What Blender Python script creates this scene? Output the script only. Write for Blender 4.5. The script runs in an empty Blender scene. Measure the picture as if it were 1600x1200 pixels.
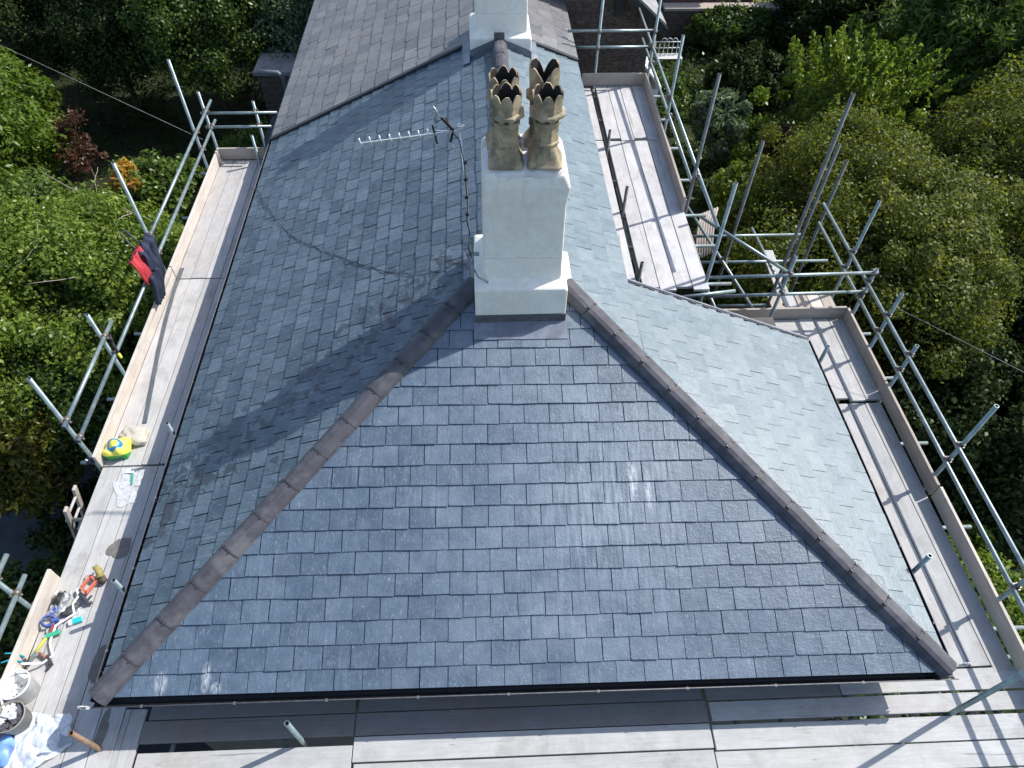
import bpy, bmesh, math, random
from mathutils import noise as mnoise
import numpy as np
from mathutils import Matrix, Vector
R = math.radians
random.seed(7)
scene = bpy.context.scene
COL = scene.collection
# ------------------------------------------------------------------ camera, sky, sun
cam_d = bpy.data.cameras.new('camera'); cam = bpy.data.objects.new('camera', cam_d); COL.objects.link(cam)
scene.camera = cam
yaw, pitch, roll = -0.0658, 0.8757, 0.0236
fw = Vector((-math.sin(yaw)*math.cos(pitch), math.cos(yaw)*math.cos(pitch), -math.sin(pitch)))
rt = Vector((math.cos(yaw), math.sin(yaw), 0)); up = rt.cross(fw)
r2 = rt*math.cos(roll)+up*math.sin(roll); u2 = -rt*math.sin(roll)+up*math.cos(roll)
m = Matrix((r2, u2, -fw)).transposed().to_4x4(); m.translation = Vector((3.5183, -2.0081, 6.6378))
cam.matrix_world = m
cam_d.sensor_width = 36; cam_d.lens = 36*1090.2/1600; cam_d.clip_end = 500; cam_d.clip_start = .05
SUN_EL, SUN_AZ = 45.0, 22.0          # azimuth measured from +x towards +y
world = bpy.data.worlds.new("World"); scene.world = world; world.use_nodes = True
wn = world.node_tree; wn.nodes.clear()
sky = wn.nodes.new('ShaderNodeTexSky'); sky.sky_type = 'NISHITA'; sky.sun_disc = False
sky.sun_elevation = R(SUN_EL); sky.sun_rotation = R(90-SUN_AZ); sky.air_density = 1.0; sky.dust_density = 1.2; sky.ozone_density = 1.0
bg = wn.nodes.new('ShaderNodeBackground'); bg.inputs['Strength'].default_value = .15
wo = wn.nodes.new('ShaderNodeOutputWorld'); wn.links.new(sky.outputs[0], bg.inputs[0]); wn.links.new(bg.outputs[0], wo.inputs[0])
sl = bpy.data.lights.new('sun', 'SUN'); sl.energy = 3.9; sl.angle = R(.53); sl.color = (1, .965, .91)
sun = bpy.data.objects.new('sun', sl); COL.objects.link(sun); sun.location = (20, 10, 25)
sd = Vector((math.cos(R(SUN_EL))*math.cos(R(SUN_AZ)), math.cos(R(SUN_EL))*math.sin(R(SUN_AZ)), math.sin(R(SUN_EL))))
sun.rotation_euler = sd.to_track_quat('Z', 'Y').to_euler()
scene.view_settings.view_transform = 'Standard'; scene.view_settings.look = 'None'
scene.view_settings.exposure = 0.58; scene.view_settings.gamma = 1
GZ = -5.2                              # ground level; z = 0 is the eave

# ------------------------------------------------------------------ materials
class NT:
    def __init__(s, name):
        s.m = bpy.data.materials.new(name); s.m.use_nodes = True; s.t = s.m.node_tree; s.t.nodes.clear()
        s.out = s.n('ShaderNodeOutputMaterial'); s.tc = s.n('ShaderNodeTexCoord')
    def n(s, typ, **k):
        nd = s.t.nodes.new(typ)
        for a, b in k.items(): setattr(nd, a, b)
        return nd
    def l(s, a, b): s.t.links.new(a, b)
    def setv(s, inp, v):
        if hasattr(v, 'links') or hasattr(v, 'is_linked'): s.l(v, inp)
        else: inp.default_value = v
    def mapping(s, vec, scale=(1,1,1), loc=(0,0,0), rot=(0,0,0)):
        mp = s.n('ShaderNodeMapping'); s.l(vec, mp.inputs[0]); mp.inputs['Scale'].default_value = scale
        mp.inputs['Location'].default_value = loc; mp.inputs['Rotation'].default_value = rot; return mp.outputs[0]
    def noise(s, vec, scale, detail=4, rough=.55, w=None, dist=0):
        nd = s.n('ShaderNodeTexNoise')
        if w is not None: nd.noise_dimensions = '4D'; s.setv(nd.inputs['W'], w)
        s.l(vec, nd.inputs['Vector']); nd.inputs['Scale'].default_value = scale; nd.inputs['Detail'].default_value = detail
        nd.inputs['Roughness'].default_value = rough; nd.inputs['Distortion'].default_value = dist
        return nd.outputs['Fac']
    def ramp(s, fac, stops):
        nd = s.n('ShaderNodeValToRGB'); s.l(fac, nd.inputs[0]); e = nd.color_ramp.elements
        while len(e) < len(stops): e.new(.5)
        for i, (p, c) in enumerate(stops):
            e[i].position = p; e[i].color = (*c, 1) if len(c) == 3 else c
        return nd.outputs[0]
    def rampv(s, fac, a, b, va=0., vb=1.):
        nd = s.n('ShaderNodeMapRange'); s.l(fac, nd.inputs[0]); nd.inputs[1].default_value = a; nd.inputs[2].default_value = b
        nd.inputs[3].default_value = va; nd.inputs[4].default_value = vb; return nd.outputs[0]
    def math(s, op, a, b=0.):
        nd = s.n('ShaderNodeMath', operation=op); s.setv(nd.inputs[0], a); s.setv(nd.inputs[1], b); return nd.outputs[0]
    def mix(s, f, a, b, mode='MIX'):
        nd = s.n('ShaderNodeMix', data_type='RGBA', blend_type=mode); s.setv(nd.inputs[0], f)
        for i, v in ((6, a), (7, b)):
            if isinstance(v, tuple): nd.inputs[i].default_value = (*v, 1) if len(v) == 3 else v
            else: s.l(v, nd.inputs[i])
        return nd.outputs[2]
    def bump(s, h, strength=.3, dist=.01):
        nd = s.n('ShaderNodeBump'); nd.inputs['Strength'].default_value = strength; nd.inputs['Distance'].default_value = dist
        s.l(h, nd.inputs['Height']); return nd.outputs[0]
    def bsdf(s, color, rough=.6, metal=0., spec=.5, normal=None, alpha=None, **k):
        b = s.n('ShaderNodeBsdfPrincipled')
        if isinstance(color, tuple): b.inputs['Base Color'].default_value = (*color, 1)
        else: s.l(color, b.inputs['Base Color'])
        s.setv(b.inputs['Roughness'], rough); s.setv(b.inputs['Metallic'], metal); b.inputs['Specular IOR Level'].default_value = spec
        if normal: s.l(normal, b.inputs['Normal'])
        if alpha is not None: s.setv(b.inputs['Alpha'], alpha)
        for a, v in k.items(): s.setv(b.inputs[a.replace('_', ' ')], v)
        s.l(b.outputs[0], s.out.inputs[0]); return b
def simple(name, col, rough=.6, metal=0., var=.15, scale=30, bump=.0, dirt=None, **k):
    t = NT(name); o = t.tc.outputs['Object']; n = t.noise(o, scale)
    v = t.rampv(n, .3, .7, 1-var, 1+var)
    c = t.mix(1., col, v, 'MULTIPLY')
    if dirt:
        n2 = t.noise(o, scale*.25, 6, .65); c = t.mix(t.rampv(n2, .5, .68), c, dirt)
    t.bsdf(c, rough, metal, normal=t.bump(n, bump, .01) if bump else None, **k); return t.m
M = {}
def slate_mat(name, stops, wet=0., pale=.5, gloss=.42, streak=.35, centre=False, spec=.85):
    t = NT(name); o = t.tc.outputs['Object']; rnd = t.n('ShaderNodeNewGeometry').outputs['Random Per Island']
    w = t.math('MULTIPLY', rnd, 60.)
    base = t.ramp(rnd, stops)
    n1 = t.noise(o, 7, 5, .6, w); base = t.mix(1., base, t.rampv(n1, .25, .75, .80, 1.2), 'MULTIPLY')
    cl = t.noise(t.mapping(o, (14, 30, 14)), 1., 4, .55, w, 1.4)     # riven cleft texture
    cl2 = t.noise(t.mapping(o, (60, 18, 30), rot=(0, 0, .6)), 1., 3, .6, w, 1.5)
    h = t.math('ADD', cl, t.math('MULTIPLY', cl2, .7))
    scr = t.rampv(cl2, .57, .68); base = t.mix(t.math('MULTIPLY', scr, .5), base, (.27, .32, .38))
    # mineral streaks running down the slope, blotchy over the roof
    st = t.noise(t.mapping(o, (26, 2.2, 1)), 1., 4, .6); big = t.noise(o, .8, 3, .6)
    s = t.math('MULTIPLY', t.rampv(st, .48, .78), t.rampv(big, .44, .72)); base = t.mix(t.math('MULTIPLY', s, pale), base, (.36, .40, .45))
    if centre:                                                     # lime run-off streaks under the chimney, plus a pale sheen painted into the colour
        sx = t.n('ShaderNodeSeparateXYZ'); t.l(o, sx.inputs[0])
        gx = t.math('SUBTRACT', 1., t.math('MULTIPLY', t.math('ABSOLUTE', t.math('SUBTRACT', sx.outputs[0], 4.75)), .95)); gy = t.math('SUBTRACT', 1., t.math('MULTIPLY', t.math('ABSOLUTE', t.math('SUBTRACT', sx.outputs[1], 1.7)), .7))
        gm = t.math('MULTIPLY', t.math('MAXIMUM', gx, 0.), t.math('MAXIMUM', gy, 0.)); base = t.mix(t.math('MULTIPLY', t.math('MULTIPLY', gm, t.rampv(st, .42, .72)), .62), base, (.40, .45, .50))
        hx = t.math('MAXIMUM', t.math('SUBTRACT', 1., t.math('MULTIPLY', t.math('ABSOLUTE', t.math('SUBTRACT', sx.outputs[0], 4.3)), .5)), 0.); hz = t.math('MULTIPLY', hx, t.rampv(t.noise(o, 1.6, 5, .65), .35, .65)); base = t.mix(t.math('MULTIPLY', hz, .40), base, (.24, .29, .34))  # broad pale sheen band blended into the slate colour
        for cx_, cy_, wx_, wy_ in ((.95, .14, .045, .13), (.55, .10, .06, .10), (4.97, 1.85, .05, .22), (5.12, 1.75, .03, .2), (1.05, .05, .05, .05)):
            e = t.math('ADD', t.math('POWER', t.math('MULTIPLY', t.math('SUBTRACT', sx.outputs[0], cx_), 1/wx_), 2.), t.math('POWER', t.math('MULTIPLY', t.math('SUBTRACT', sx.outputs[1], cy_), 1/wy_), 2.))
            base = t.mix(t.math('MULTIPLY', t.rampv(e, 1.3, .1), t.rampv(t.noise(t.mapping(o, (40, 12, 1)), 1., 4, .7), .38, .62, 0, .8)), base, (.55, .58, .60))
    dust = t.noise(o, 3.1, 6, .7, dist=.4); base = t.mix(t.rampv(dust, .5, .85, 0, streak), base, (.23, .27, .32))
    sp = t.noise(o, 55, 1, .5); sp2 = t.noise(o, 2.3, 2, .5)
    spots = t.math('MULTIPLY', t.rampv(sp, .78, .80), t.rampv(sp2, .5, .6)); base = t.mix(spots, base, (.6, .62, .63))
    rough = t.rampv(n1, .3, .7, gloss-.06, gloss+.1)
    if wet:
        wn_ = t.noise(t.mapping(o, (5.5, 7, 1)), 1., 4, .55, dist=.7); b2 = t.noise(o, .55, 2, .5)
        sw = t.n('ShaderNodeSeparateXYZ'); t.l(o, sw.inputs[0])       # damp blotches along the chimney's cast shadow, darkening that band in the colour
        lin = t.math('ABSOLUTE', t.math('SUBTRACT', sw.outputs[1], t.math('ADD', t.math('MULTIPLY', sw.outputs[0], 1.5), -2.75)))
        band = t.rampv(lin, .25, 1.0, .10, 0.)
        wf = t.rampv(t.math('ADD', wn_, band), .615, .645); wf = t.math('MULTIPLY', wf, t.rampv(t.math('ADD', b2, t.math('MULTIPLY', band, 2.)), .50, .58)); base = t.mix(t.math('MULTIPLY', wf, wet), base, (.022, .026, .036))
    t.bsdf(base, rough, 0, spec, t.bump(h, .42, .008)); return t.m
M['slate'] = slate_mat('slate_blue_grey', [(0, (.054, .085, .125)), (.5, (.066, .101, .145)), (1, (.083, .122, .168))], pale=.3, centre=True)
M['slate_left'] = slate_mat('slate_shade_toned_damp', [(0, (.031, .051, .073)), (.5, (.045, .071, .096)), (1, (.070, .102, .130))], wet=.8, pale=.5)  # same slate, base toned darker for the grazing-lit slope; damp blotches on top
M['slate_right'] = slate_mat('slate_sun_toned', [(0, (.130, .172, .192)), (.5, (.148, .191, .210)), (1, (.168, .209, .228))], pale=.2, gloss=.34, streak=.08, spec=.5)  # same slate, base toned paler for the slope facing the sun
M['slate_old'] = slate_mat('slate_old_weathered', [(0, (.092, .092, .098)), (.35, (.12, .116, .118)), (.7, (.142, .132, .130)), (1, (.165, .157, .152))], pale=.3, gloss=.5)

def wood_mat(name, a, b, warm, stain=.5):
    t = NT(name); o = t.tc.outputs['Object']; oi = t.n('ShaderNodeObjectInfo').outputs['Random']
    w = t.math('MULTIPLY', oi, 40.)
    base = t.mix(oi, a, b)
    wf = t.noise(o, .9, 3, .5, w); base = t.mix(t.rampv(wf, .5, .72, 0, .75), base, warm)
    g = t.noise(t.mapping(o, (1.6, 55, 30)), 1., 5, .65, w, .6); base = t.mix(1., base, t.rampv(g, .2, .8, .84, 1.14), 'MULTIPLY')
    bl = t.noise(t.mapping(o, (3, 6, 6)), 1., 6, .75, w, .8); base = t.mix(1., base, t.rampv(bl, .3, .7, .82, 1.12), 'MULTIPLY')
    g2 = t.noise(t.mapping(o, (.6, 24, 24)), 1., 3, .5, w); crack = t.rampv(g2, .66, .69); base = t.mix(t.math('MULTIPLY', crack, .55), base, (.10, .085, .07))
    sn = t.noise(o, 2.1, 6, .7, w, .5); base = t.mix(t.rampv(sn, .52, .75, 0, stain), base, (.20, .18, .165))
    sp = t.noise(o, 38, 2, .5, w); base = t.mix(t.rampv(sp, .73, .76, 0, .6), base, (.62, .61, .58))
    kn = t.n('ShaderNodeTexVoronoi'); t.l(t.mapping(o, (2.3, 9, 9)), kn.inputs['Vector']); kn.inputs['Scale'].default_value = 1.
    base = t.mix(t.rampv(kn.outputs['Distance'], .10, .03, 0, .45), base, (.17, .13, .10))
    dk = t.noise(o, 5.5, 6, .8, w, 1.); base = t.mix(t.rampv(dk, .62, .72, 0, .35), base, (.15, .14, .13))
    t.bsdf(base, .78, 0, .3, t.bump(g, .35, .004)); return t.m
M['board'] = wood_mat('board_silvered', (.41, .405, .395), (.49, .485, .475), (.43, .40, .36), .6)
M['board_front'] = wood_mat('board_front_silvered', (.395, .40, .395), (.47, .475, .47), (.42, .405, .38), .6)
M['board_pale'] = wood_mat('board_pale', (.41, .395, .385), (.48, .465, .455), (.43, .40, .365), .5)
M['board_bleached'] = wood_mat('board_bleached', (.46, .45, .45), (.54, .53, .53), (.47, .44, .41), .45)
M['board_dark'] = wood_mat('board_dark_grey', (.19, .185, .18), (.25, .24, .235), (.21, .18, .155), .9)  # darker board tone for the rows beneath the front gutter
M['toe'] = wood_mat('toe_board_timber', (.50, .45, .40), (.58, .53, .475), (.55, .48, .39), .35)
M['toe_grey'] = wood_mat('toe_board_grey', (.36, .315, .275), (.43, .38, .33), (.42, .34, .25), .5)
M['stain'] = simple('damp_patch', (.16, .145, .13), .55, var=.25, scale=9)
t = NT('galvanised_tube'); o = t.tc.outputs['Object']; n = t.noise(o, 9, 6, .7); n2 = t.noise(o, 2.2, 4, .6)
c = t.ramp(n, [(.3, (.16, .205, .21)), (.55, (.27, .335, .34)), (.75, (.38, .45, .445))]); c = t.mix(t.rampv(n2, .58, .74, 0, .65), c, (.25, .19, .145)); cs = t.noise(o, 26, 3, .6); c = t.mix(t.rampv(cs, .66, .72, 0, .6), c, (.44, .43, .40))
t.bsdf(c, .42, .55, .5, t.bump(n, .12, .003)); M['galv'] = t.m
M['galv_dark'] = simple('weathered_tube', (.145, .16, .165), .55, .4, .3, 12, dirt=(.12, .08, .06))
M['rust_tube'] = simple('rusty_tube', (.22, .15, .10), .6, .3, .3, 14, dirt=(.12, .06, .03))
M['coupler'] = simple('coupler_steel', (.20, .19, .175), .5, .6, .4, 40, dirt=(.22, .12, .06))
M['gutter'] = simple('black_plastic', (.008, .009, .012), .5, 0, .2, 20)
M['gutter_lip'] = simple('gutter_lip_dusty', (.14, .14, .15), .5, 0, .3, 25)
M['fascia'] = simple('fascia_dark', (.022, .022, .026), .5)
M['hip'] = simple('ridge_tile_clay', (.070, .070, .082), .62, 0, .22, 9, .25, dirt=(.125, .122, .13), spec=.3)
M['clip'] = simple('steel_clip', (.06, .056, .06), .6, .3, .3)
M['clip_bolt'] = simple('bolt_bright', (.30, .29, .30), .5, .4)
M['lead'] = simple('lead_sheet', (.16, .18, .22), .45, .3, .25, 6, .2, dirt=(.26, .29, .33))
M['lead_dark'] = simple('mortar_band_dark', (.085, .085, .095), .7, 0, .3, 12, .3)
t = NT('white_render'); o = t.tc.outputs['Object']; n = t.noise(o, 14, 6, .6); n2 = t.noise(o, 1.4, 4, .6); f = t.noise(o, 120, 2)
c = t.ramp(n2, [(.3, (.72, .69, .61)), (.5, (.82, .79, .71)), (.7, (.87, .84, .78))]); c = t.mix(1., c, t.rampv(n, .3, .7, .93, 1.05), 'MULTIPLY')
dr = t.noise(t.mapping(o, (9, 9, .9)), 1., 4, .6); c = t.mix(t.rampv(dr, .55, .78, 0, .22), c, (.42, .47, .46))
sx = t.n('ShaderNodeSeparateXYZ'); t.l(o, sx.inputs[0]); cn = t.noise(o, 3.5, 5, .7)
ck = t.math('ABSOLUTE', t.math('SUBTRACT', t.math('ADD', sx.outputs[2], t.math('MULTIPLY', cn, .10)), 1.53)); c = t.mix(t.rampv(ck, .0015, .004, .55, 0), c, (.22, .22, .20))
top = t.math('MULTIPLY', t.rampv(sx.outputs[2], 1.7, 2.5), t.rampv(t.noise(t.mapping(o, (22, 22, 1.4)), 1., 5, .7), .5, .8, 0, .38)); c = t.mix(top, c, (.30, .29, .24))
low = t.noise(o, 2.6, 3, .5)
t.bsdf(c, .85, 0, .25, t.bump(t.math('ADD', t.math('MULTIPLY', low, 2.2), t.math('ADD', n, t.math('MULTIPLY', f, .3))), .45, .02)); M['render'] = t.m
M['mortar'] = simple('white_flaunching', (.70, .68, .67), .9, 0, .12, 10, .6, dirt=(.42, .38, .38))
t = NT('buff_clay_pot'); o = t.tc.outputs['Object']; n = t.noise(o, 5, 6, .65, t.math('MULTIPLY', t.n('ShaderNodeObjectInfo').outputs['Random'], 30.)); n2 = t.noise(o, 22, 5, .7)
c = t.ramp(n, [(.28, (.12, .11, .075)), (.42, (.24, .205, .14)), (.54, (.42, .335, .22)), (.74, (.57, .46, .32))]); c = t.mix(1., c, t.rampv(n2, .25, .75, .7, 1.25), 'MULTIPLY')
gm = t.noise(o, 11, 4, .6); c = t.mix(t.rampv(gm, .58, .70, 0, .6), c, (.09, .095, .07))
t.bsdf(c, .8, 0, .3, t.bump(n2, .3, .01)); M['pot'] = t.m
M['soot'] = simple('soot', (.03, .024, .02), .95)
M['alu'] = simple('aluminium', (.72, .73, .74), .3, .7, .1)
M['black'] = simple('black_matt', (.018, .018, .02), .5)
M['grey_plastic'] = simple('grey_plastic', (.10, .115, .13), .45, 0, .2, 6)
M['white_plastic'] = simple('white_plastic', (.80, .80, .79), .45, 0, .05)
M['white_paint'] = simple('white_paint', (.72, .71, .69), .6, 0, .1)
M['navy'] = simple('navy_cloth', (.018, .026, .052), .8, 0, .35, 14, .3)
M['red'] = simple('red_cloth', (.45, .035, .045), .8, 0, .2, 14, .3)
M['yellow'] = simple('yellow_plastic', (.62, .63, .06), .5, 0, .08)
M['green'] = simple('green_plastic', (.05, .38, .23), .5, 0, .08)
M['teal'] = simple('teal_plastic', (.02, .50, .50), .4, 0, .08)
M['cyan'] = simple('cyan_grip', (.02, .30, .42), .45, 0, .08)
M['blue'] = simple('blue_plastic', (.04, .08, .30), .5, 0, .15)
M['orange'] = simple('orange_plastic', (.55, .15, .09), .55, 0, .1)
M['tool_dark'] = simple('dark_grip', (.05, .055, .065), .5)
M['hickory'] = simple('hammer_wood', (.30, .13, .08), .6)
M['straw'] = simple('straw_bristle', (.33, .28, .10), .9, 0, .4, 60, .6)
M['sack'] = simple('woven_sack', (.50, .46, .39), .85, 0, .12, 40, .3)
M['rubble'] = simple('rubble', (.07, .07, .08), .9, 0, .6, 30, .8)
t = NT('clear_polythene'); o = t.tc.outputs['Object']; n = t.noise(o, 16, 4, .6, dist=1.)
b = t.bsdf((.86, .90, .93), .22, 0, .6, t.bump(n, .5, .01), alpha=t.rampv(n, .35, .7, .10, .42)); M['poly'] = t.m
t = NT('frosted_polythene'); o = t.tc.outputs['Object']; n = t.noise(o, 11, 4, .6, dist=1.)
b = t.bsdf((.74, .80, .85), .28, 0, .6, t.bump(n, .8, .015), alpha=t.rampv(n, .3, .7, .42, .85)); M['poly2'] = t.m
t = NT('printed_bag'); o = t.tc.outputs['Object']; sx = t.n('ShaderNodeSeparateXYZ'); t.l(o, sx.inputs[0])
n = t.noise(o, 18, 3)
yw = t.mix(t.rampv(n, .55, .7, 0, .3), (.80, .76, .10), (.62, .68, .25))
low = t.math('ADD', t.math('MULTIPLY', sx.outputs[2], 1.0), t.math('MULTIPLY', sx.outputs[1], .55))
c = t.mix(t.rampv(low, .035, .045), (.02, .33, .06), yw)
dx = t.math('ADD', sx.outputs[0], .0); dz = t.math('ADD', sx.outputs[1], .015)
rr = t.math('SQRT', t.math('ADD', t.math('MULTIPLY', dx, dx), t.math('MULTIPLY', t.math('MULTIPLY', dz, dz), 1.3)))
ring = t.math('MULTIPLY', t.rampv(rr, .055, .060), t.rampv(rr, .092, .097, 1, 0)); ring = t.math('MULTIPLY', ring, t.rampv(low, .04, .05))
c = t.mix(ring, c, (.03, .22, .42)); t.bsdf(c, .35, 0, .5, t.bump(n, .5, .02)); M['bag'] = t.m
def stone_mat(name, a, b, mort, sc=3.2):
    t = NT(name); o = t.tc.outputs['Object']; mp = t.mapping(o, (1, 1, 1.9)); w = t.noise(o, 2.5, 3)
    v = t.n('ShaderNodeTexVoronoi', feature='F1'); v2 = t.n('ShaderNodeTexVoronoi', feature='DISTANCE_TO_EDGE')
    for x in (v, v2): t.l(mp, x.inputs['Vector']); x.inputs['Scale'].default_value = sc
    n = t.noise(o, 9, 6, .7)
    s = t.n('ShaderNodeSeparateColor'); t.l(v.outputs['Color'], s.inputs[0])
    c = t.mix(s.outputs[0], a, b); c = t.mix(1., c, t.rampv(n, .2, .8, .6, 1.35), 'MULTIPLY')
    e = t.rampv(v2.outputs['Distance'], .015, .07); c = t.mix(e, mort, c)
    t.bsdf(c, .9, 0, .2, t.bump(t.math('ADD', t.math('MULTIPLY', e, .8), n), .6, .03)); return t.m
M['stone'] = stone_mat('rubble_stone_wall', (.10, .08, .07), (.15, .115, .095), (.07, .058, .05), 6.5)
M['redstone'] = stone_mat('red_sandstone_wall', (.22, .12, .10), (.30, .17, .14), (.16, .11, .095), 2.2)
t = NT('garden_soil'); o = t.tc.outputs['Object']; n = t.noise(o, 1.1, 6, .65); n2 = t.noise(o, 14, 6, .75)
c = t.ramp(n, [(.35, (.030, .026, .018)), (.5, (.030, .042, .016)), (.62, (.045, .040, .028)), (.75, (.028, .05, .014))]); c = t.mix(1., c, t.rampv(n2, .2, .8, .45, 1.6), 'MULTIPLY')
t.bsdf(c, .95, 0, .1, t.bump(n2, .8, .06)); M['soil'] = t.m
M['tarmac'] = simple('grey_path', (.055, .062, .070), .9, 0, .3, 5, .5)
M['patio'] = simple('shade_dark_paving', (.022, .023, .024), .9, 0, .4, 3, .4)  # near-black colour stands for the shade seen through the board gaps
M['lawn'] = simple('mossy_lawn', (.13, .13, .035), .95, 0, .5, 8, .8)
M['roof_grey'] = simple('grey_felt_roof', (.24, .24, .24), .8, 0, .25, 6, .2)
M['bark'] = simple('bark', (.10, .08, .06), .9, 0, .4, 14, .8)
M['wall_paint'] = simple('wall_shade_toned', (.10, .095, .085), .85, 0, .2, 5)  # wall colour darkened to stand for shade behind the board gaps

def leaf_mat(name, stops, tl=.42, gl=.12, rough=.35):
    t = NT(name); g = t.n('ShaderNodeNewGeometry'); o = t.tc.outputs['Object']
    n = t.noise(o, 1.7, 4, .6); f = t.math('ADD', t.math('MULTIPLY', g.outputs['Random Per Island'], .6), t.rampv(n, .3, .7, 0, .4))
    c = t.ramp(f, stops)
    d = t.n('ShaderNodeBsdfDiffuse'); tr = t.n('ShaderNodeBsdfTranslucent'); gs = t.n('ShaderNodeBsdfGlossy'); gs.inputs['Roughness'].default_value = rough
    t.l(c, d.inputs[0]); t.l(t.mix(1., c, (1.35, 1.35, .6), 'MULTIPLY'), tr.inputs[0]); gs.inputs[0].default_value = (.9, 1, .85, 1)
    m1 = t.n('ShaderNodeMixShader'); m1.inputs[0].default_value = tl; t.l(d.outputs[0], m1.inputs[1]); t.l(tr.outputs[0], m1.inputs[2])
    m2 = t.n('ShaderNodeMixShader'); m2.inputs[0].default_value = gl*.16; t.l(m1.outputs[0], m2.inputs[1]); t.l(gs.outputs[0], m2.inputs[2])
    t.l(m2.outputs[0], t.out.inputs[0]); return t.m
L = {
 'bright': leaf_mat('leaf_bright_green', [(0, (.05, .085, .014)), (.4, (.12, .185, .028)), (.8, (.22, .29, .048)), (1, (.34, .37, .08))]),
 'mid': leaf_mat('leaf_mid_green', [(0, (.024, .050, .011)), (.5, (.052, .095, .020)), (1, (.15, .20, .045))]),
 'dark': leaf_mat('leaf_dark_green', [(0, (.012, .020, .007)), (.5, (.026, .042, .013)), (.9, (.050, .070, .022)), (1, (.10, .115, .04))], tl=.15, gl=.05),  # dark evergreen tone, with some of the trees' shade put into the colour
 'olive': leaf_mat('leaf_glossy_olive', [(0, (.034, .046, .008)), (.45, (.090, .112, .018)), (.8, (.19, .21, .038)), (1, (.42, .34, .07))], gl=.12, rough=.5),
 'yew': leaf_mat('leaf_lime_yew', [(0, (.06, .10, .012)), (.5, (.10, .17, .02)), (1, (.17, .24, .04))]),
 'gold': leaf_mat('leaf_golden_conifer', [(0, (.045, .06, .010)), (.5, (.09, .095, .014)), (1, (.17, .14, .025))]),
 'red': leaf_mat('leaf_copper_red', [(0, (.04, .02, .016)), (.5, (.10, .045, .035)), (1, (.14, .085, .05))]),
 'orange': leaf_mat('leaf_orange', [(0, (.30, .24, .03)), (.5, (.42, .26, .05)), (1, (.50, .20, .06))]),
 'purple': leaf_mat('leaf_purple', [(0, (.03, .008, .018)), (.5, (.07, .015, .04)), (1, (.14, .03, .09))]),
 'silver': leaf_mat('leaf_silver_green', [(0, (.06, .09, .05)), (.5, (.11, .16, .09)), (1, (.18, .24, .16))]),
 'fresh': leaf_mat('leaf_fresh_green', [(0, (.045, .080, .016)), (.5, (.095, .150, .030)), (1, (.19, .26, .055))]),
 'white': leaf_mat('white_blossom', [(0, (.55, .58, .6)), (1, (.85, .87, .9))]),
}

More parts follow.
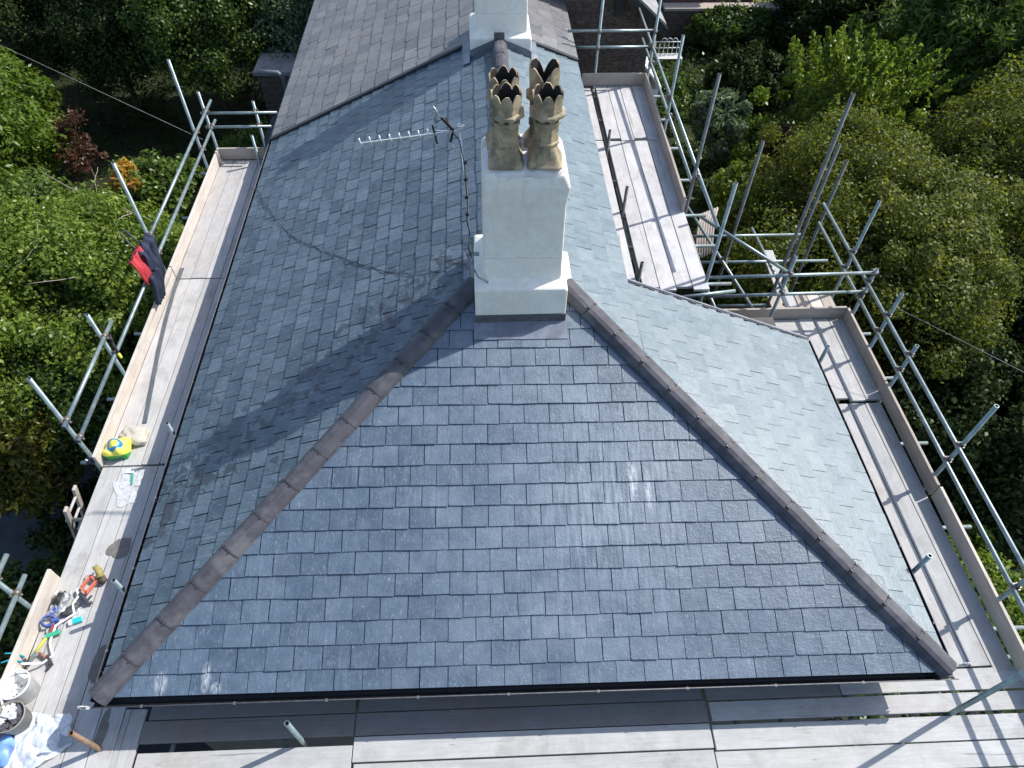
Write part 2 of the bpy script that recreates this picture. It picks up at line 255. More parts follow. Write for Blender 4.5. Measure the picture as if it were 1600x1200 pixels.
# ------------------------------------------------------------------ mesh helpers
class MB:
    def __init__(s): s.v = []; s.f = []; s.mi = []; s.sm = []; s.cur = 0; s.smooth = False
    def addv(s, vs): b = len(s.v); s.v += [tuple(x) for x in vs]; return b
    def face(s, idx): s.f.append(tuple(idx)); s.mi.append(s.cur); s.sm.append(s.smooth)
    def box(s, c, size, mat=None):
        x, y, z = [q/2 for q in size]; P = [Vector((a*x, b_*y, d*z)) for a in (-1, 1) for b_ in (-1, 1) for d in (-1, 1)]
        if mat is not None: P = [mat @ p for p in P]
        b = s.addv([p+Vector(c) for p in P])
        for q in ((0,1,3,2),(4,6,7,5),(0,4,5,1),(2,3,7,6),(0,2,6,4),(1,5,7,3)): s.face([b+i for i in q])
    def bar(s, p0, p1, w, h, upv=(0,0,1)):
        p0, p1 = Vector(p0), Vector(p1); d = (p1-p0).normalized(); sd_ = d.cross(Vector(upv)).normalized(); u_ = sd_.cross(d)
        mt = Matrix((d, sd_, u_)).transposed(); s.box((p0+p1)/2, ((p1-p0).length, w, h), mt)
    def ring_frame(s, d):
        d = Vector(d).normalized(); a = Vector((0,0,1)) if abs(d.z) < .9 else Vector((1,0,0)); x = d.cross(a).normalized(); return x, d.cross(x)
    def tube(s, p0, p1, r=.0242, n=12, hollow=True, r2=None):
        p0, p1 = Vector(p0), Vector(p1); x, y = s.ring_frame(p1-p0); d = (p1-p0).normalized(); r2 = r if r2 is None else r2
        def ring(c, rr): return s.addv([c+x*math.cos(2*math.pi*i/n)*rr+y*math.sin(2*math.pi*i/n)*rr for i in range(n)])
        a = ring(p0, r); b = ring(p1, r2); s.smooth = True
        for i in range(n): j = (i+1) % n; s.face((a+i, a+j, b+j, b+i))
        s.smooth = False
        for c, base, q, sg, rr in ((p0, a, d, 1, r), (p1, b, d, -1, r2)):
            if hollow:
                i1 = ring(c, rr*.82); i2 = ring(c+q*sg*.08, rr*.82)
                for i in range(n):
                    j = (i+1) % n; s.face((base+i, base+j, i1+j, i1+i)); s.face((i1+i, i1+j, i2+j, i2+i))
                s.face([i2+i for i in range(n)])
            else: s.face([base+i for i in range(n)])
    def path(s, pts, r, n=8, taper=None):
        pts = [Vector(p) for p in pts]; rings = []
        for k, p in enumerate(pts):
            d = (pts[min(k+1, len(pts)-1)]-pts[max(k-1, 0)]); x, y = s.ring_frame(d); rr = r if taper is None else r+(taper-r)*k/(len(pts)-1)
            rings.append(s.addv([p+x*math.cos(2*math.pi*i/n)*rr+y*math.sin(2*math.pi*i/n)*rr for i in range(n)]))
        s.smooth = True
        for a, b in zip(rings[:-1], rings[1:]):
            for i in range(n): j = (i+1) % n; s.face((a+i, a+j, b+j, b+i))
        s.smooth = False; s.face([rings[0]+i for i in range(n)]); s.face([rings[-1]+i for i in range(n)])
    def lathe(s, c, prof, n=24, sq=None, rot=0, axis=None, smooth=True):
        c = Vector(c); rings = []
        for r, z in prof:
            rings.append(s.addv([c+Vector((r*math.cos(2*math.pi*i/n+rot), r*math.sin(2*math.pi*i/n+rot), z)) for i in range(n)]))
        s.smooth = smooth
        for a, b in zip(rings[:-1], rings[1:]):
            for i in range(n): j = (i+1) % n; s.face((a+i, a+j, b+j, b+i))
        s.smooth = False; return rings
    def prism(s, poly, off):
        off = Vector(off); a = s.addv(poly); b = s.addv([Vector(p)+off for p in poly]); n = len(poly)
        s.face([a+i for i in range(n)][::-1]); s.face([b+i for i in range(n)])
        for i in range(n): j = (i+1) % n; s.face((a+i, a+j, b+j, b+i))
    def sweep(s, prof, p0, p1, side, upv, closed=False, caps=False):
        """extrude an open profile [(s,u)] from p0 to p1"""
        p0, p1, side, upv = Vector(p0), Vector(p1), Vector(side), Vector(upv)
        a = s.addv([p0+side*x+upv*y for x, y in prof]); b = s.addv([p1+side*x+upv*y for x, y in prof]); n = len(prof)
        for i in range(n if closed else n-1): j = (i+1) % n; s.face((a+i, a+j, b+j, b+i))
        if caps: s.face([a+i for i in range(n)]); s.face([b+i for i in range(n)])
WM = {}
def finish(o, parent, Mt):
    COL.objects.link(o); WM[o.name] = Mt
    if parent is not None:
        o.parent = parent; o.matrix_basis = WM[parent.name].inverted() @ Mt
    else: o.matrix_basis = Mt
    return o
def add(name, mb, mat, parent=None, Mt=None, at=None, bevel=0, recalc=True):
    me = bpy.data.meshes.new(name)
    vs = np.array(mb.v, float)
    if Mt is None:
        if at is None: at = ((vs[:,0].min()+vs[:,0].max())/2, (vs[:,1].min()+vs[:,1].max())/2, vs[:,2].min())
        Mt = Matrix.Translation(at); vs = vs-np.array(at)
    me.from_pydata(vs.tolist(), [], mb.f)
    for x in (mat if isinstance(mat, (list, tuple)) else [mat]): me.materials.append(x)
    me.polygons.foreach_set('material_index', mb.mi); me.polygons.foreach_set('use_smooth', mb.sm)
    if recalc:
        bm = bmesh.new(); bm.from_mesh(me); bmesh.ops.recalc_face_normals(bm, faces=bm.faces); bm.to_mesh(me); bm.free()
    me.update(); o = bpy.data.objects.new(name, me)
    if bevel:
        md = o.modifiers.new('bevel', 'BEVEL'); md.width = bevel; md.segments = 2; md.limit_method = 'ANGLE'
    return finish(o, parent, Mt)
def tag(o, label=None, cat=None, group=None, kind=None):
    for k, v in (('label', label), ('category', cat), ('group', group), ('kind', kind)):
        if v: o[k] = v
    return o
def empty(name, loc, label, cat, group=None, rz=0):
    o = bpy.data.objects.new(name, None); o.empty_display_size = .1
    return tag(finish(o, None, Matrix.Translation(loc) @ Matrix.Rotation(rz, 4, 'Z')), label, cat, group)

# ------------------------------------------------------------------ the setting: ground, lawn, path
def sheet(name, poly, z, mat, thick=.004):
    mb = MB(); mb.face([mb.addv([(x, y, z) for x, y in poly])+i for i in range(len(poly))]); o = add(name, mb, mat, at=(0, 0, z)); tag(o, kind='structure'); return o
sheet('ground', [(-90, -60), (110, -60), (110, 140), (-90, 140)], GZ, M['soil'])
sheet('path', [(-7.5, -3), (-3.2, -3), (-2.6, 6.5), (-4.2, 6.9), (-7.5, 6.2)], GZ+.004, M['tarmac'])
sheet('lawn', [(-4.2, 14.6), (-2.1, 14.6), (-2.1, 18.6), (-3.9, 18.6)], GZ+.012, M['lawn'])
tag(bpy.data.objects['lawn'], kind='structure')
sheet('patio', [(-3.1, -5), (14, -5), (14, -.3), (10.4, 1.2), (9.4, 4), (9.4, 8), (6.9, 11.9), (5.3, 11.9), (5.3, 5), (7.5, 4), (7.5, .1), (-.3, .1), (-.5, 13), (-2.0, 13), (-2.5, 6.5)], GZ+.008, M['patio'])
sheet('back_lawn', [(14.2, 24.8), (22, 24.8), (22, 34), (14.2, 34)], GZ+.012, M['lawn'])

# ------------------------------------------------------------------ the house
RX, RZ_, AY = 3.92, 1.656, 4.236      # ridge x, ridge height, hip apex y
VX = 5.26; VZ = RZ_*(7.8-VX)/(7.8-RX); VY = 4.14
house = empty('house', (3.9, 6.5, GZ), 'detached house with hipped blue grey slate roof, two white chimneys and black gutters', 'house')
def clip(poly, n, d):                 # keep n.p <= d
    out = []
    for i in range(len(poly)):
        a, b = poly[i], poly[(i+1) % len(poly)]; da = n[0]*a[0]+n[1]*a[1]-d; db = n[0]*b[0]+n[1]*b[1]-d
        if da <= 0: out.append(a)
        if (da < 0 < db) or (db < 0 < da): t_ = da/(da-db); out.append((a[0]+(b[0]-a[0])*t_, a[1]+(b[1]-a[1])*t_))
    return out
def slate_plane(name, origin, ud, vd, poly, mat, gauge, width, seed, lift=0., rough=.004, parent=house, u0=0., vstart=0., gap=.0025):
    """individually laid slates over a convex polygon given in (u, v) of the slope"""
    rng = random.Random(seed); ud = Vector(ud).normalized(); nd = ud.cross(Vector(vd)).normalized()
    if nd.z < 0: nd = -nd
    vd = nd.cross(ud).normalized()
    if vd.z < 0: vd = -vd
    Mt = Matrix((ud, vd, nd)).transposed().to_4x4(); Mt.translation = Vector(origin)
    inv = Mt.inverted(); P = [inv @ Vector(p) for p in poly]; P = [(p.x, p.y) for p in P]
    ar = sum(P[i][0]*P[(i+1) % len(P)][1]-P[(i+1) % len(P)][0]*P[i][1] for i in range(len(P)))
    if ar < 0: P = P[::-1]
    edges = []
    for i in range(len(P)):
        a, b = P[i], P[(i+1) % len(P)]; n = (b[1]-a[1], -(b[0]-a[0])); ln = math.hypot(*n)
        if ln < 1e-6: continue
        n = (n[0]/ln, n[1]/ln); edges.append((n, n[0]*a[0]+n[1]*a[1]))
    us = [p[0] for p in P]; vs = [p[1] for p in P]; mb = MB()
    k0 = math.floor((min(vs)-vstart)/gauge); k = k0
    while vstart+k*gauge < max(vs):
        v0 = vstart+k*gauge; v1 = v0+gauge*1.16; off = (width/2 if k % 2 else 0)+rng.uniform(-.012, .012)+u0
        j = math.floor((min(us)-off)/width)
        while off+j*width < max(us):
            a = off+j*width+rng.uniform(.4, 1.3)*gap; b = off+(j+1)*width-rng.uniform(.4, 1.3)*gap; dv = rng.uniform(-rough, rough); sk = rng.uniform(-rough, rough)*.8
            q = [(a, v0+dv-sk), (b, v0+dv+sk), (b, v1), (a, v1)]
            if rng.random() < .12: q = [(a, v0+dv-sk+.012), (a+.014, v0+dv-sk), (b, v0+dv+sk), (b, v1), (a, v1)]
            for n, d in edges:
                q = clip(q, n, d)
                if len(q) < 3: break
            if len(q) >= 3:
                hl = rng.uniform(.014, .022)+lift; hh = .0015+lift; tw = rng.uniform(-.0022, .0022)
                hz = lambda p: hl+(hh-hl)*(p[1]-v0)/(v1-v0)+tw*(p[0]-a)/width
                tp = mb.addv([(p[0], p[1], hz(p)) for p in q]); bt = mb.addv([(p[0], p[1], hz(p)-.0065) for p in q]); m_ = len(q)
                mb.face([tp+i for i in range(m_)])
                for i in range(m_): jn = (i+1) % m_; mb.face((tp+i, bt+i, bt+jn, tp+jn))
            j += 1
        k += 1
    o = add(name, mb, mat, parent, Mt, recalc=False)
    dk = MB(); b = dk.addv([(p[0], p[1], -.012+lift) for p in P]); dk.face([b+i for i in range(len(P))]); add('underlay', dk, M['black'], o, Mt)
    return o
A = (RX, AY, RZ_); CL = (0, 0, 0); CR = (7.8, -.107, 0)
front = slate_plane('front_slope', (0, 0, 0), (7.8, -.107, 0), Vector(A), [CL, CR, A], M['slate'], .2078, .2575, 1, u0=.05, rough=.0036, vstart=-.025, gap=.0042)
# left slope: eave x=0 from hip to flashing line
lv = (RX, 0, RZ_); JL = (0, 9.10, 0); JR = (RX, 9.488, RZ_)
JRR = (VX, 9.62, VZ)
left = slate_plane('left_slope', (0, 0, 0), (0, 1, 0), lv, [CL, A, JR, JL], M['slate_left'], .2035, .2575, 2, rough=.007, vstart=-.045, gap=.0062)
rv = (RX-7.8, 0, RZ_); g_r = math.hypot(7.8-VX, VZ)/13
HV = Vector(CR).lerp(Vector(A), (7.8-VX)/(7.8-RX)); HV = (VX, HV.y, VZ)
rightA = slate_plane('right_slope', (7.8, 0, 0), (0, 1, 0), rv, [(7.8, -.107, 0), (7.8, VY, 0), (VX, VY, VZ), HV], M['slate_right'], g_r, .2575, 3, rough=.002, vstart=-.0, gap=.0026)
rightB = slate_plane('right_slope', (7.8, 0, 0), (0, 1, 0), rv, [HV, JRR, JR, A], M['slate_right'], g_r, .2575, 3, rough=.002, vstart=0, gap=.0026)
oldL = slate_plane('old_left_slope', (0, 9.1, 0), (0, 1, 0), lv, [(0, 9.16, 0), (RX, 9.55, RZ_), (RX, 21, RZ_), (0, 21, 0)], M['slate_old'], .26, .36, 5, lift=.035, gap=.005, rough=.014, vstart=-.04)
oldR = slate_plane('old_right_slope', (7.8, 0, 0), (0, 1, 0), rv, [(VX, 9.69, VZ), (RX, 9.55, RZ_), (RX, 21, RZ_), (VX, 21, VZ)], M['slate_old'], .26, .36, 6, lift=.035, rough=.012, vstart=.02)
# lead strip and dark shadow gap where old and new roofs meet
mb = MB(); up_l = Vector((-RZ_, 0, RX)).normalized(); up_r = Vector((RZ_, 0, 7.8-RX)).normalized()
mb.sweep([(0, .0), (0, .05), (.075, .053), (.075, .0)], Vector(JL), Vector(JR), (0, 1, 0), up_l)
mb.sweep([(0, .0), (0, .05), (.075, .053), (.075, .0)], Vector(JRR), Vector(JR), (0, 1, 0), up_r)
add('abutment_strip', mb, M['fascia'], house)
# walls
mb = MB()
mb.box((3.9, 2.4, (GZ-.12)/2), (7.3, 4.6, -GZ-.12-.02)); mb.box((2.75, 12.8, (GZ-.1)/2), (5.1, 16.2, -GZ-.12)); add('wall', mb, M['wall_paint'], house)
mb = MB(); mb.box((5.06, 12.8, .42), (.3, 16.2, 1.1)); add('wall', mb, M['wall_paint'], house)
# fascia boards
mb = MB(); mb.box((3.9, .005-.04, -.10), (7.8, .024, .16), Matrix.Rotation(-.0137, 3, 'Z')); mb.box((.012, 10.4, -.10), (.024, 20.8, .16)); mb.box((7.788, 2.02, -.10), (.024, 4.2, .16)); mb.box((VX-.012, 12.6, VZ-.10), (.024, 16.8, .16))
add('fascia', mb, M['fascia'], house)
mb = MB()                                                     # soffit so nothing shows through under the eaves
mb.box((3.9, 2.05, -.19), (7.76, 4.15, .02)); mb.box((2.7, 12.5, -.19), (5.3, 16.6, .02)); add('soffit', mb, M['fascia'], house)
mb = MB(); mb.prism([(VX, VY-.02, VZ-.02), (7.8, VY-.02, -.02), (7.8, VY-.02, -.18), (VX, VY-.02, -.18)], (0, -.03, 0)); add('gable_board', mb, M['fascia'], house)
# gutters: half-round black channels with a dusty outer lip
def gutter(p0, p1, out, r=.055):
    mb = MB(); prof = [(-math.cos(a)*r, -math.sin(a)*r) for a in [math.pi*i/10 for i in range(11)]]
    prof2 = [(x*.93, y*.93) for x, y in prof][::-1]; c0 = Vector(p0)+Vector(out)*(r-.045); c1 = Vector(p1)+Vector(out)*(r-.045)
    mb.sweep(prof+prof2, c0, c1, out, (0, 0, 1), closed=True, caps=True); g = add('gutter', mb, M['gutter'], house)
    lp = MB(); e = Vector(out)*(r*.985); lp.tube(c0+e+Vector((0, 0, .003)), c1+e+Vector((0, 0, .003)), .0058, 6, False); add('gutter_lip', lp, M['gutter_lip'], g)
    L_ = (c1-c0).length; k = .45
    while k < min(L_, 14): p = c0+(c1-c0).normalized()*k+e; br = MB(); br.box(p, (.022, .022, .012)); add('gutter_bracket', br, M['gutter_lip'], g); k += .82
gutter((-.05, -.01, -.035), (7.86, -.105, -.035), (0, -1, 0)); gutter((0, -.02, -.03), (0, 21, -.03), (-1, 0, 0)); gutter((7.8, -.09, -.03), (7.8, 4.16, -.03), (1, 0, 0)); gutter((VX, 4.2, VZ-.03), (VX, 21, VZ-.03), (1, 0, 0), .026)
# dry verge down the side of the wing
mb = MB(); vdn = Vector((7.8-VX, 0, -VZ)).normalized()
mb.sweep([(-.01, -.07), (-.01, .019), (.028, .019), (.028, -.07)], (VX, VY+.0, VZ), (7.82, VY+.0, -.005), (0, 1, 0), up_r, closed=True, caps=True); vg = add('verge_trim', mb, M['fascia'], house)
mb = MB()
for k in range(13): p = Vector((VX, VY-.01, VZ))+vdn*(.1+.2*k)+up_r*.020; mb.bar(p, p+vdn*.07, .03, .006, up_r)
add('verge_clip', mb, M['gutter'], vg)
mb = MB(); mb.sweep([(.012, .021), (.034, .021), (.034, .026), (.012, .026)], Vector((VX, VY, VZ))+vdn*.02, Vector((7.8, VY, 0)), (0, 1, 0), up_r, closed=True, caps=True); add('verge_cap', mb, M['lead'], vg)
# hip and ridge tiles with union clips
clip_mesh = None
def hip(p0, p1, n, width=.119, name='hip_ridge', h=.068):
    global clip_mesh
    p0, p1 = Vector(p0), Vector(p1); d = (p1-p0).normalized(); side = d.cross(Vector((0, 0, 1))).normalized(); uu = side.cross(d).normalized(); Lt = (p1-p0).length/n
    rng = random.Random(n); mb = MB()
    prof = [(-1, -.34), (-.88, .18), (-.60, .74), (-.25, 1.0), (.25, 1.0), (.60, .74), (.88, .18), (1, -.34)]
    for k in range(n):
        a = p0+d*(k*Lt+.004)+uu*rng.uniform(-.004, .004)+side*rng.uniform(-.004, .004); b = p0+d*((k+1)*Lt-.004)+uu*rng.uniform(-.004, .004)
        outer = [(x*width, y*h) for x, y in prof]; inner = [(x*.9, y-.014) for x, y in outer][::-1]
        mb.sweep(outer+inner, a, b, side, uu, closed=True, caps=True)
    o = add(name, mb, M['hip'], house)
    dk = MB(); dk.sweep([(x*width*.86, y*h-.018) for x, y in prof], p0, p1, side, uu, caps=True); add('hip_bedding', dk, M['lead_dark'], o)
    if clip_mesh is None:
        cb = MB(); pr = [(x*.114*1.01, y*.068+.003) for x, y in prof]
        cb.sweep(pr+[(x, y+.004) for x, y in pr][::-1], (-.008, 0, 0), (.008, 0, 0), (0, 1, 0), (0, 0, 1), closed=True, caps=True)
        for x, y in ((-.092, .012), (-.045, .066), (.045, .066), (.092, .012)):
            cb.cur = 0; cb.box((0, x, y+.005), (.036, .012, .010)); cb.cur = 1; cb.box((.010, x, y+.010), (.006, .006, .006)); cb.cur = 0
        tmp = add('union_clip', cb, [M['clip'], M['clip_bolt']], None, Matrix.Identity(4)); clip_mesh = tmp.data; bpy.data.objects.remove(tmp)
    for k in range(1, n):
        Mt = Matrix((d, side, uu)).transposed().to_4x4(); Mt.translation = p0+d*k*Lt
        finish(bpy.data.objects.new('union_clip', clip_mesh), o, Mt)
    return o
hip((.0, .0, .012), (3.47, 3.75, 1.478), 13); hip((7.79, -.10, .012), (4.44, 3.68, 1.495), 13)
hip((RX, 4.22, RZ_+.035), (RX, 9.0, RZ_+.035), 11, name='main_ridge')
hip((RX, 9.9, RZ_+.06), (RX, 21, RZ_+.06), 25, name='old_ridge')

# chimneys
def chimney(oy, top):
    mb = MB()
    # plinth block with weathered sloping shoulder
    x0, x1, y0, y1 = 3.462, 4.425, 3.305+oy, 4.215+oy; sx0, sx1, sy0, sy1 = 3.562, 4.352, 3.42+oy, 4.10+oy
    zb, zl, zs, zt = .6, 1.765, 1.80, top
    lv_ = [[(x0, y0, zb), (x1, y0, zb), (x1, y1, zb), (x0, y1, zb)], [(x0, y0, zl), (x1, y0, zl-.015), (x1, y1, zl), (x0, y1, zl)],
          [(sx0, sy0, zs), (sx1+.01, sy0, zs), (sx1+.01, sy1, zs+.02), (sx0, sy1, zs+.02)], [(sx0-.002, sy0, zs+.6), (sx1, sy0+.004, zs+.6), (sx1, sy1, zs+.6), (sx0, sy1, zs+.6)],
          [(sx0+.004, sy0, zt-.35), (sx1-.004, sy0-.004, zt-.35), (sx1-.004, sy1, zt-.35), (sx0, sy1, zt-.35)], [(sx0+.002, sy0-.004, zt-.14), (sx1+.022, sy0-.010, zt-.14), (sx1+.022, sy1, zt-.14), (sx0, sy1, zt-.14)], [(sx0+.012, sy0+.006, zt-.02), (sx1-.03, sy0+.01, zt-.03), (sx1-.03, sy1-.01, zt-.02), (sx0+.012, sy1-.01, zt-.02)],
          [(sx0+.06, sy0+.06, zt+.02), (sx1-.08, sy0+.06, zt+.01), (sx1-.08, sy1-.06, zt+.02), (sx0+.06, sy1-.06, zt+.02)]]
    ids = [mb.addv(q) for q in lv_]
    for a, b in zip(ids[:-1], ids[1:]):
        for i in range(4): j = (i+1) % 4; mb.face((a+i, a+j, b+j, b+i))
    mb.face([ids[-1]+i for i in range(4)])
    st = add('chimney_stack', mb, M['render'], house, bevel=.022)
    # lumpy mortar flaunching
    fl = MB(); rng = random.Random(int(oy*10)+3); n = 44; cx, cy = (sx0+sx1)/2, (sy0+sy1)/2; rings = []
    for kk, (sc, z) in enumerate(((1.0, -.055), (1.0, -.02), (.97, .008), (.80, .045), (.5, .06))):
        pts = []
        for i in range(n):
            a = 2*math.pi*i/n; ca, sa = math.cos(a), math.sin(a); e = (abs(ca)**6+abs(sa)**6)**(-1/6)
            pts.append((cx+ca*e*(sx1-sx0)/2*(sc-.018)+rng.uniform(-.006, .006), cy+sa*e*(sy1-sy0)/2*(sc-.018)+rng.uniform(-.006, .006), zt+z+rng.uniform(-.012, .012)))
        rings.append(fl.addv(pts))
    fl.smooth = True
    for a, b in zip(rings[:-1], rings[1:]):
        for i in range(n): j = (i+1) % n; fl.face((a+i, a+j, b+j, b+i))
    fl.face([rings[-1]+i for i in range(n)]); add('flaunching', fl, M['mortar'], st)
    return st
def pot(parent, x, y, z, seed, rot=0., variant=0, s=1.):
    rng = random.Random(seed); mb = MB(); N = 64
    def oct_r(a, r):                                      # octagon with rounded arrises
        k = math.pi/4; t_ = ((a+k/2) % k)-k/2; return r*math.cos(k/2)/max(math.cos(t_), .9)*1.03
    def sq_r(a, r): return r/((abs(math.cos(a))**9+abs(math.sin(a))**9)**(1/9))
    prof = [(0, .162, 1), (.012, .162, 1), (.03, .150, 1), (.07, .130, .85), (.12, .116, .5), (.17, .110, .15), (.195, .111, 0), (.20, .126, 0), (.216, .128, 0), (.226, .113, 0), (.30, .110, 0), (.375, .112, 0),
            (.382, .124, 0), (.398, .124, 0), (.405, .108, 0), (.432, .108, 0), (.438, .118, 0), (.446, .150, 0), (.462, .160, 0), (.478, .158, 0), (.492, .130, 0), (.53, .128, 0), (.585, .133, 0)]
    rings = []
    for zz, r, q in prof:
        pts = []
        for i in range(N):
            a = 2*math.pi*i/N; rr = sq_r(a, r)*q+oct_r(a, r)*(1-q); pts.append((rr*math.cos(a), rr*math.sin(a), zz))
        rings.append(mb.addv(pts))
    def crown(a):
        if variant: return .60+.14*abs(math.sin(2*a))**.8
        t_ = (a*8/(2*math.pi)+.5) % 1; return .600+.062*max(0, 1-abs(2*t_-1)**1.8)**.7
    tr, ti, ti2 = [], [], []
    for i in range(N):
        a = 2*math.pi*i/N; zz = crown(a)+rng.uniform(-.004, .004); r = oct_r(a, .134+.08*(zz-.6))
        tr.append((r*math.cos(a), r*math.sin(a), zz)); ti.append(((r-.013)*math.cos(a), (r-.013)*math.sin(a), zz-.002)); ti2.append((.107*math.cos(a), .107*math.sin(a), .50))
    T = mb.addv(tr); I = mb.addv(ti); rings.append(T)
    for k, (a, b) in enumerate(zip(rings[:-1], rings[1:])):
        for i in range(N): j = (i+1) % N; mb.face((a+i, a+j, b+j, b+i))
    for i in range(N): j = (i+1) % N; mb.face((T+i, T+j, I+j, I+i))
    mb.cur = 1; i2 = mb.addv(ti2); i3 = mb.addv([(.085*math.cos(2*math.pi*i/N), .085*math.sin(2*math.pi*i/N), .25) for i in range(N)])
    for i in range(N): j = (i+1) % N; mb.face((I+i, I+j, i2+j, i2+i))
    mb.cur = 1
    for i in range(N): j = (i+1) % N; mb.face((i2+i, i2+j, i3+j, i3+i))
    mb.face([i3+i for i in range(N)])
    for k in range(8):                                    # vent slots under the collar
        a = math.pi/4*k+math.pi/8*0; mb.box((.1165*math.cos(a), .1165*math.sin(a), .424), (.006, .035, .018), Matrix.Rotation(a, 3, 'Z'))
    Mt = Matrix.Translation((x, y, z)) @ Matrix.Rotation(rot, 4, 'Z') @ Matrix.Scale(s, 4)
    return add('chimney_pot', mb, [M['pot'], M['soot']], parent, Mt, bevel=0)
for oy, zt in ((0, 3.04), (5.72, 3.10)):
    st = chimney(oy, zt)
    for i, (dx, dy, va) in enumerate(((3.785, 3.60, 0), (4.135, 3.60, 0), (3.775, 3.90, 0), (4.125, 3.90, 1))):
        pot(st, dx, dy+oy, zt+.035, i+int(oy), math.pi/8*0+random.uniform(-.08, .08), va, 1.0)
    if oy == 0:
        mb = MB(); n = Vector((0, -RZ_, AY)).normalized(); k = RZ_/AY
        P = lambda x, y, h=0: Vector((x, y, y*k))+n*h
        mb.prism([P(3.44, 3.115, .022), P(4.44, 3.105, .022), P(4.44, 3.30, .022), P(3.44, 3.30, .022)], n*.006); add('lead_apron', mb, M['lead'], st)
        mb = MB(); mb.box((3.943, 3.297, 1.355), (.968, .012, .11)); add('lead_upstand', mb, M['lead_dark'], st)
        for sx in (3.40, 4.487):                           # side soakers
            mb = MB(); zz = lambda x: RZ_*(x/RX if x < RX else (7.8-x)/(7.8-RX))
            for q in range(3):
                y0 = 3.75+q*.17; x0, x1 = sx-.06, sx+.055; mb.prism([(x0, y0, zz(x0)+.022+.002*q), (x1, y0, zz(x1)+.022+.002*q), (x1, y0+.2, zz(x1)+.022+.002*q), (x0, y0+.2, zz(x0)+.022+.002*q)], (0, 0, .005))
            add('lead_soaker', mb, M['white_paint'] if sx > 4 else M['lead'], st)
    else:
        y0 = 3.305+oy-.012; zz = lambda x: RZ_*(x/RX if x < RX else (7.8-x)/(7.8-RX))
        mb = MB(); mb.prism([(3.455, y0, zz(3.455)-.02), (RX, y0, RZ_-.02), (RX, y0, RZ_+.12), (3.455, y0, zz(3.455)+.12)], (0, .01, 0)); mb.prism([(RX, y0, RZ_-.02), (4.43, y0, zz(4.43)-.02), (4.43, y0, zz(4.43)+.12), (RX, y0, RZ_+.12)], (0, .01, 0)); add('lead_flashing', mb, M['lead'], st)
        mb = MB(); mb.box((RX, y0-.006, RZ_+.14), (.16, .012, .12)); add('lead_saddle', mb, M['lead_dark'], st)
        for sx in (3.40, 4.485):
            mb = MB(); x0, x1 = sx-.06, sx+.055; mb.prism([(x0, y0-.2, zz(x0)+.025), (x1, y0-.2, zz(x1)+.025), (x1, y0+.55, zz(x1)+.06), (x0, y0+.55, zz(x0)+.06)], (0, 0, .005)); add('lead_soaker', mb, M['lead'], st)
# gable wing behind: rubble wall, verge, roof
wing = empty('stone_wing', (5.9, 12.2, GZ), 'dark rubble stone gable wing behind the rear scaffold', 'building')
mb = MB(); mb.prism([(4.9, 12.0, GZ), (7.02, 12.0, GZ), (7.02, 12.0, .78), (4.9, 12.0, 2.4)], (0, 5, 0)); add('wall', mb, M['stone'], wing)
mb = MB(); sl_ = Vector((7.55-4.7, 0, .48-2.62)).normalized()
mb.sweep([(0, 0), (5.5, 0), (5.5, .05), (0, .05)], (4.7, 11.78, 2.78), (7.25, 11.78, .74), (0, 1, 0), (0, 0, 1), closed=True, caps=True); add('roof', mb, M['roof_grey'], wing)
mb = MB(); mb.bar((4.7, 11.78, 2.69), (7.25, 11.78, .65), .03, .14, (0, 0, 1)); add('verge_board', mb, M['fascia'], wing)
mb = MB(); mb.box((6.32, 11.96, 1.05), (.16, .1, .30)); add('vent_block', mb, M['fascia'], wing)
mb = MB(); mb.prism([(7.06, 12.2, -.25), (7.5, 12.2, -.75), (7.5, 13.6, -.75), (7.06, 13.6, -.25)], (0, 0, .05)); add('porch_roof', mb, M['white_paint'], wing)
mb = MB(); mb.box((7.27, 12.8, (GZ-.7)/2), (.40, 1.0, -GZ-.85)); add('porch_wall', mb, M['white_paint'], wing)
# dark box-work below the rear platform so the house side reads as wall
mb = MB(); mb.box((7.24, 12.5, .13), (.06, .06, 1.2)); tag(add('timber_post', mb, simple('pale_yellow_timber', (.45, .42, .16), .7)), 'yellowish timber post standing beyond the rear platform corner', 'post')

